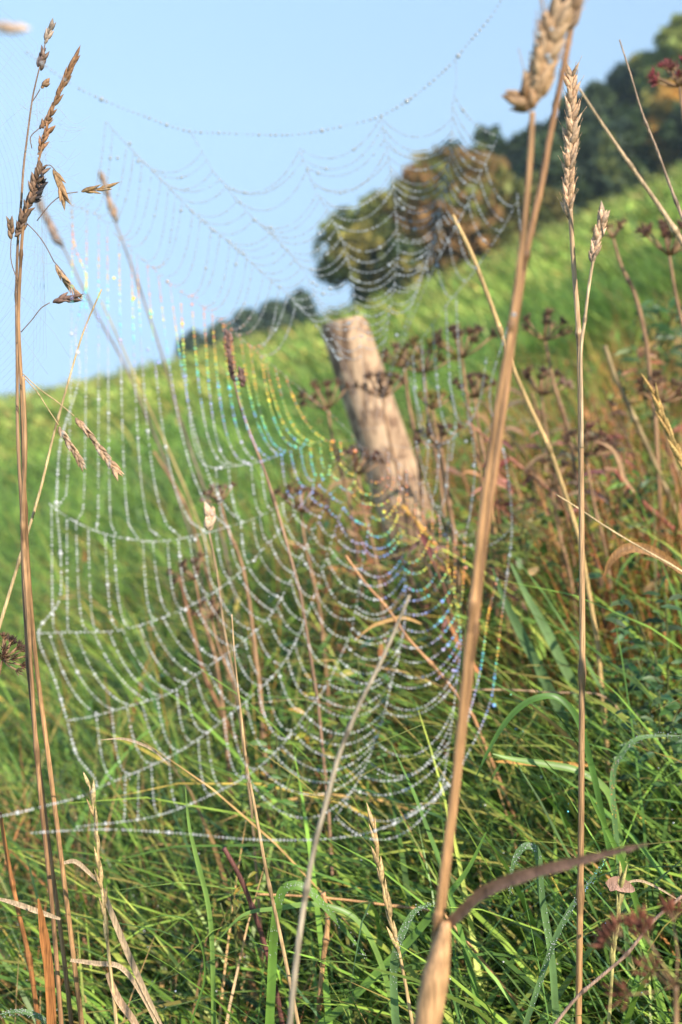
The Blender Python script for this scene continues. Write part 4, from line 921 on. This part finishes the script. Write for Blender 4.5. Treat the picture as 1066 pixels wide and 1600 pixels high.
for lab, x, y, Y, s, c, t, kw in [
    ('dark brown umbel standing alone right of the tall pair below the meadow', 852, 532, 2.2, 34, UB, (.3, 0), dict(foot=905)),
    ('brown umbel just left of the tall pair, level with the post top', 722, 560, 2.3, 38, UB, (.1, 0), dict(foot=760)),
    ('olive green seed umbel immediately right of the post', 662, 582, 2.3, 40, UO, (-.2, 0), dict(foot=700)),
    ('dark umbel hiding half behind the olive one beside the post', 632, 575, 2.5, 34, UB, (-.3, 0), dict(foot=660)),
    ('yellowish olive umbel lower right of the post', 676, 640, 2.2, 30, UO, (.1, 0), dict(foot=705)),
    ('small dark umbel between the yellowish umbel and the tall pair', 742, 622, 2.2, 30, UB, (.1, 0), dict(foot=770)),
    ('dark brown umbel touching the right side of the post halfway down', 598, 622, 2.6, 40, UB, (-.2, 0), dict(foot=640)),
    ('dark umbel below the yellowish one, right of the lower post', 686, 700, 2.1, 34, UB, (0, 0), dict(foot=720)),
    ('brown umbel on the left side of the post', 512, 640, 2.5, 34, UB, (-.3, 0), dict(foot=560)),
    ('dull pinkish umbel right of the tall pair in the tangle', 846, 618, 2.3, 36, UB + [(.30, .18, .15)], (.2, 0), dict(foot=880)),
    ('dark umbel behind the upright straw stalk in the red brown tangle', 916, 712, 2.0, 40, UB + UR, (.2, 0), dict(foot=960)),
    ('reddish umbel at the right edge of the tangle', 1030, 630, 2.1, 40, UR + UB, (.2, 0), dict(foot=1090)),
    ('dark red umbel against the meadow, level with the pale side seed head', 1046, 400, 2.0, 42, UB + UR, (.2, 0), dict(foot=1100)),
    ('small dark umbel just right of the pale side seed head', 958, 372, 2.1, 30, UB, (-.1, 0), dict(foot=1010)),
    ('crimson umbel in front of the autumn tree at the top right edge', 1062, 135, 1.7, 34, [(.24, .05, .06), (.16, .05, .05)], (-.5, 0), dict(foot=1100)),
    ('brown umbel below the dark one in the lower tangle right of the tall pair', 862, 762, 2.0, 40, UB + UO, (.2, 0), dict(foot=905)),
    ('sharp dark umbel at the left edge behind the brown stalks', 4, 1030, 1.12, 44, UB + UR[:1], (.5, 0), dict(foot=-60, nray=13)),
    ('dark reddish umbel in the web just left of the post foot', 560, 742, 2.2, 34, UR + UB, (-.1, 0), dict(foot=600)),
    ('small dark umbel below the papery dry flower', 305, 905, 1.9, 28, UB, (-.2, 0), dict(foot=350)),
    ('faded umbel among the rust stalks under the web, left of centre', 345, 785, 1.8, 30, UB + [(.30, .18, .15)], (-.2, 0), dict(foot=390)),
    ('dark brown umbel left of centre under the heavy level thread', 330, 965, 1.8, 34, UB + UR, (-.2, 0), dict(foot=380)),
    ('brown umbel in the middle of the web, lower left of the post', 470, 800, 2.0, 34, UB, (0, 0), dict(foot=510)),
    ('large blurred red brown umbel close to the lens at the bottom right corner', 1056, 1540, .62, 120, [(.15, .055, .035), (.20, .07, .04)], (-.2, 0), dict(foot=1060, nray=13, stemw=14))]:
    umbel(lab, x, y, Y, s, c, t, **kw)

# ------------------------------------------------------------------ leafy herbs
def herb(label, x, y, Y, h, cols, n=16, leaf=30, spread=60, group='leafy herbs in the grass', name='leafy_herb', lw=.28):
    """x, y = photo position of the plant's top; h = height shown, in photo pixels"""
    r = random
    mb, path = stem_mb([(x, y), (x + r.uniform(-10, 10), y + h * .5), (x + r.uniform(-20, 20), y + h)], Y, (3, 6), (.14, .16, .05, 1))
    root = thing(name, path[-1], label, 'leafy herb', group)
    tops = [(x, y)]; 
    for k in range(4):
        bx, by = x + r.uniform(-spread, spread), y + r.uniform(0, h * .5); tops.append((bx, by))
        mb.tube([W(bx, by, Y + r.uniform(-.05, .08)), W((bx + x) / 2, by + h * .25, Y), W(x, y + h * .6, Y)], px(1.6, Y), (.14, .16, .05, 1), 4)
    mb.build('stem', M_leaf, root); lb = MB()
    for k in range(n * 3):
        tx, ty = r.choice(tops); p = W(tx + r.uniform(-9, 9), ty + r.random() ** 1.3 * h * .6, Y + r.uniform(-.05, .07)); a = r.uniform(0, 6.28)
        d = Vector((math.cos(a), math.sin(a) * .8, r.uniform(-.2, .8))).normalized(); L = px(leaf, Y) * r.uniform(.6, 1.2); col = r.choice(cols)
        pts = [p, p + d * L * .35, p + d * L * .7 + Vector((0, 0, -L * .06)), p + d * L + Vector((0, 0, -L * .22))]
        lb.ribbon(pts, [L * .06, L * lw, L * lw * .8, L * .03], tuple(v * r.uniform(.8, 1.2) for v in col) + (1,), nrm=(r.uniform(-.6, .6), -.7, r.uniform(.2, 1)), fold=.15)
    lb.build('leaves', M_leaf, root)
HG, HD, HY = [(.10, .20, .04), (.14, .25, .05), (.18, .28, .06)], [(.045, .10, .035), (.06, .13, .04), (.08, .16, .06)], [(.30, .30, .05), (.20, .26, .05), (.40, .30, .05)]
for lab, x, y, Y, h, c, kw in [
    ('leafy bright green herb in the middle under the web', 560, 1030, 1.6, 200, HG + HY[:1], dict()),
    ('yellow and green leafed herb just left of the pale slanting stem', 480, 1060, 1.6, 190, HG + HY, dict()),
    ('green herb with a few yellow leaves under the lower centre of the web', 430, 1130, 1.45, 170, HG + HY[:2], dict()),
    ('yellow leaved little herb low at the bottom left of centre', 360, 1370, 1.2, 120, HY, dict(leaf=24, spread=30, n=9)),
    ('dark green feathery herb at the right edge above the arching wet blade', 1040, 930, 1.5, 260, HD, dict(n=34, leaf=34, spread=70)),
    ('dark green herb left of the feathery one, behind the upright stalk', 965, 1000, 1.6, 220, HD + HG[:1], dict(n=26, leaf=32, spread=60)),
    ('bushy dark herb low at the right edge below the feathery one', 1030, 1080, 1.35, 180, HD, dict(n=28, leaf=36, spread=70)),
    ('green herb in shade right of the upright stalk, beside the red stem', 975, 700, 2.1, 160, HD + HG, dict(n=20, leaf=26)),
    ('yellow leafed herb behind the tangle just right of the dull brown stem', 1020, 690, 2.2, 120, HY, dict(n=7, leaf=24, spread=25)),
    ('olive leafed herb right of the tall pair below the umbels', 820, 790, 2.0, 180, [(.16, .18, .04), (.22, .22, .05), (.12, .16, .04)], dict(n=26, leaf=30)),
    ('olive and orange leafed herb right of the upright stalk above the curled leaf', 950, 800, 2.0, 160, HY + [(.40, .18, .06)], dict(n=16, leaf=26)),
    ('dark leafy herb on the shaded meadow at the upper right edge', 1030, 470, 2.6, 150, HD, dict(n=26, leaf=34, spread=80)),
    ('orange and brown leafed herb at the right edge under the shaded one', 1010, 545, 2.4, 130, [(.40, .20, .08), (.30, .14, .06), (.14, .18, .05)], dict(n=22, leaf=26, spread=60)),
    ('pale green herb at the foot of the post on its right', 725, 780, 2.3, 150, HG + HY[:1], dict(n=22, leaf=30)),
    ('mixed green and rust herb hiding the foot of the post', 620, 835, 2.6, 150, HG + [(.36, .17, .06)], dict(n=26, leaf=30)),
    ('green herb with rust leaves left of the post foot', 540, 850, 2.4, 160, HG + [(.36, .17, .06)], dict(n=22, leaf=28))]:
    herb(lab, x, y, Y, h, c, **kw)

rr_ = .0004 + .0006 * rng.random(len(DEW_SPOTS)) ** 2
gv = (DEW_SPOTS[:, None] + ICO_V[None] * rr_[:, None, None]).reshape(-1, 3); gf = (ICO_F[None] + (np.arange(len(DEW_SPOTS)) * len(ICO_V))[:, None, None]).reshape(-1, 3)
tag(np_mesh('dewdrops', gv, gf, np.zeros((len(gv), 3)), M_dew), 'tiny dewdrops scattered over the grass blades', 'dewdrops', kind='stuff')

# ------------------------------------------------------------------ morning haze over the hillside
def haze():
    x0, x1, y0, y1, z0, z1 = -310, 310, -70, 910, -320, 120
    mb = MB(); v = [(x, y, z) for z in (z0, z1) for y in (y0, y1) for x in (x0, x1)]
    mb.add(v, [(0, 2, 3, 1), (4, 5, 7, 6), (0, 1, 5, 4), (2, 6, 7, 3), (0, 4, 6, 2), (1, 3, 7, 5)], (1, 1, 1, 1))
    m = bpy.data.materials.new('haze'); m.use_nodes = True; t = m.node_tree; t.nodes.remove(t.nodes['Principled BSDF'])
    v_ = t.nodes.new('ShaderNodeVolumePrincipled'); v_.inputs['Color'].default_value = (.72, .92, 1, 1); v_.inputs['Density'].default_value = .0007
    t.links.new(v_.outputs[0], t.nodes['Material Output'].inputs['Volume'])
    tag(mb.build('haze', m, origin=(0, 0, 0), smooth=False), 'thin pale blue morning haze over the hillside', 'haze', kind='stuff')
haze()
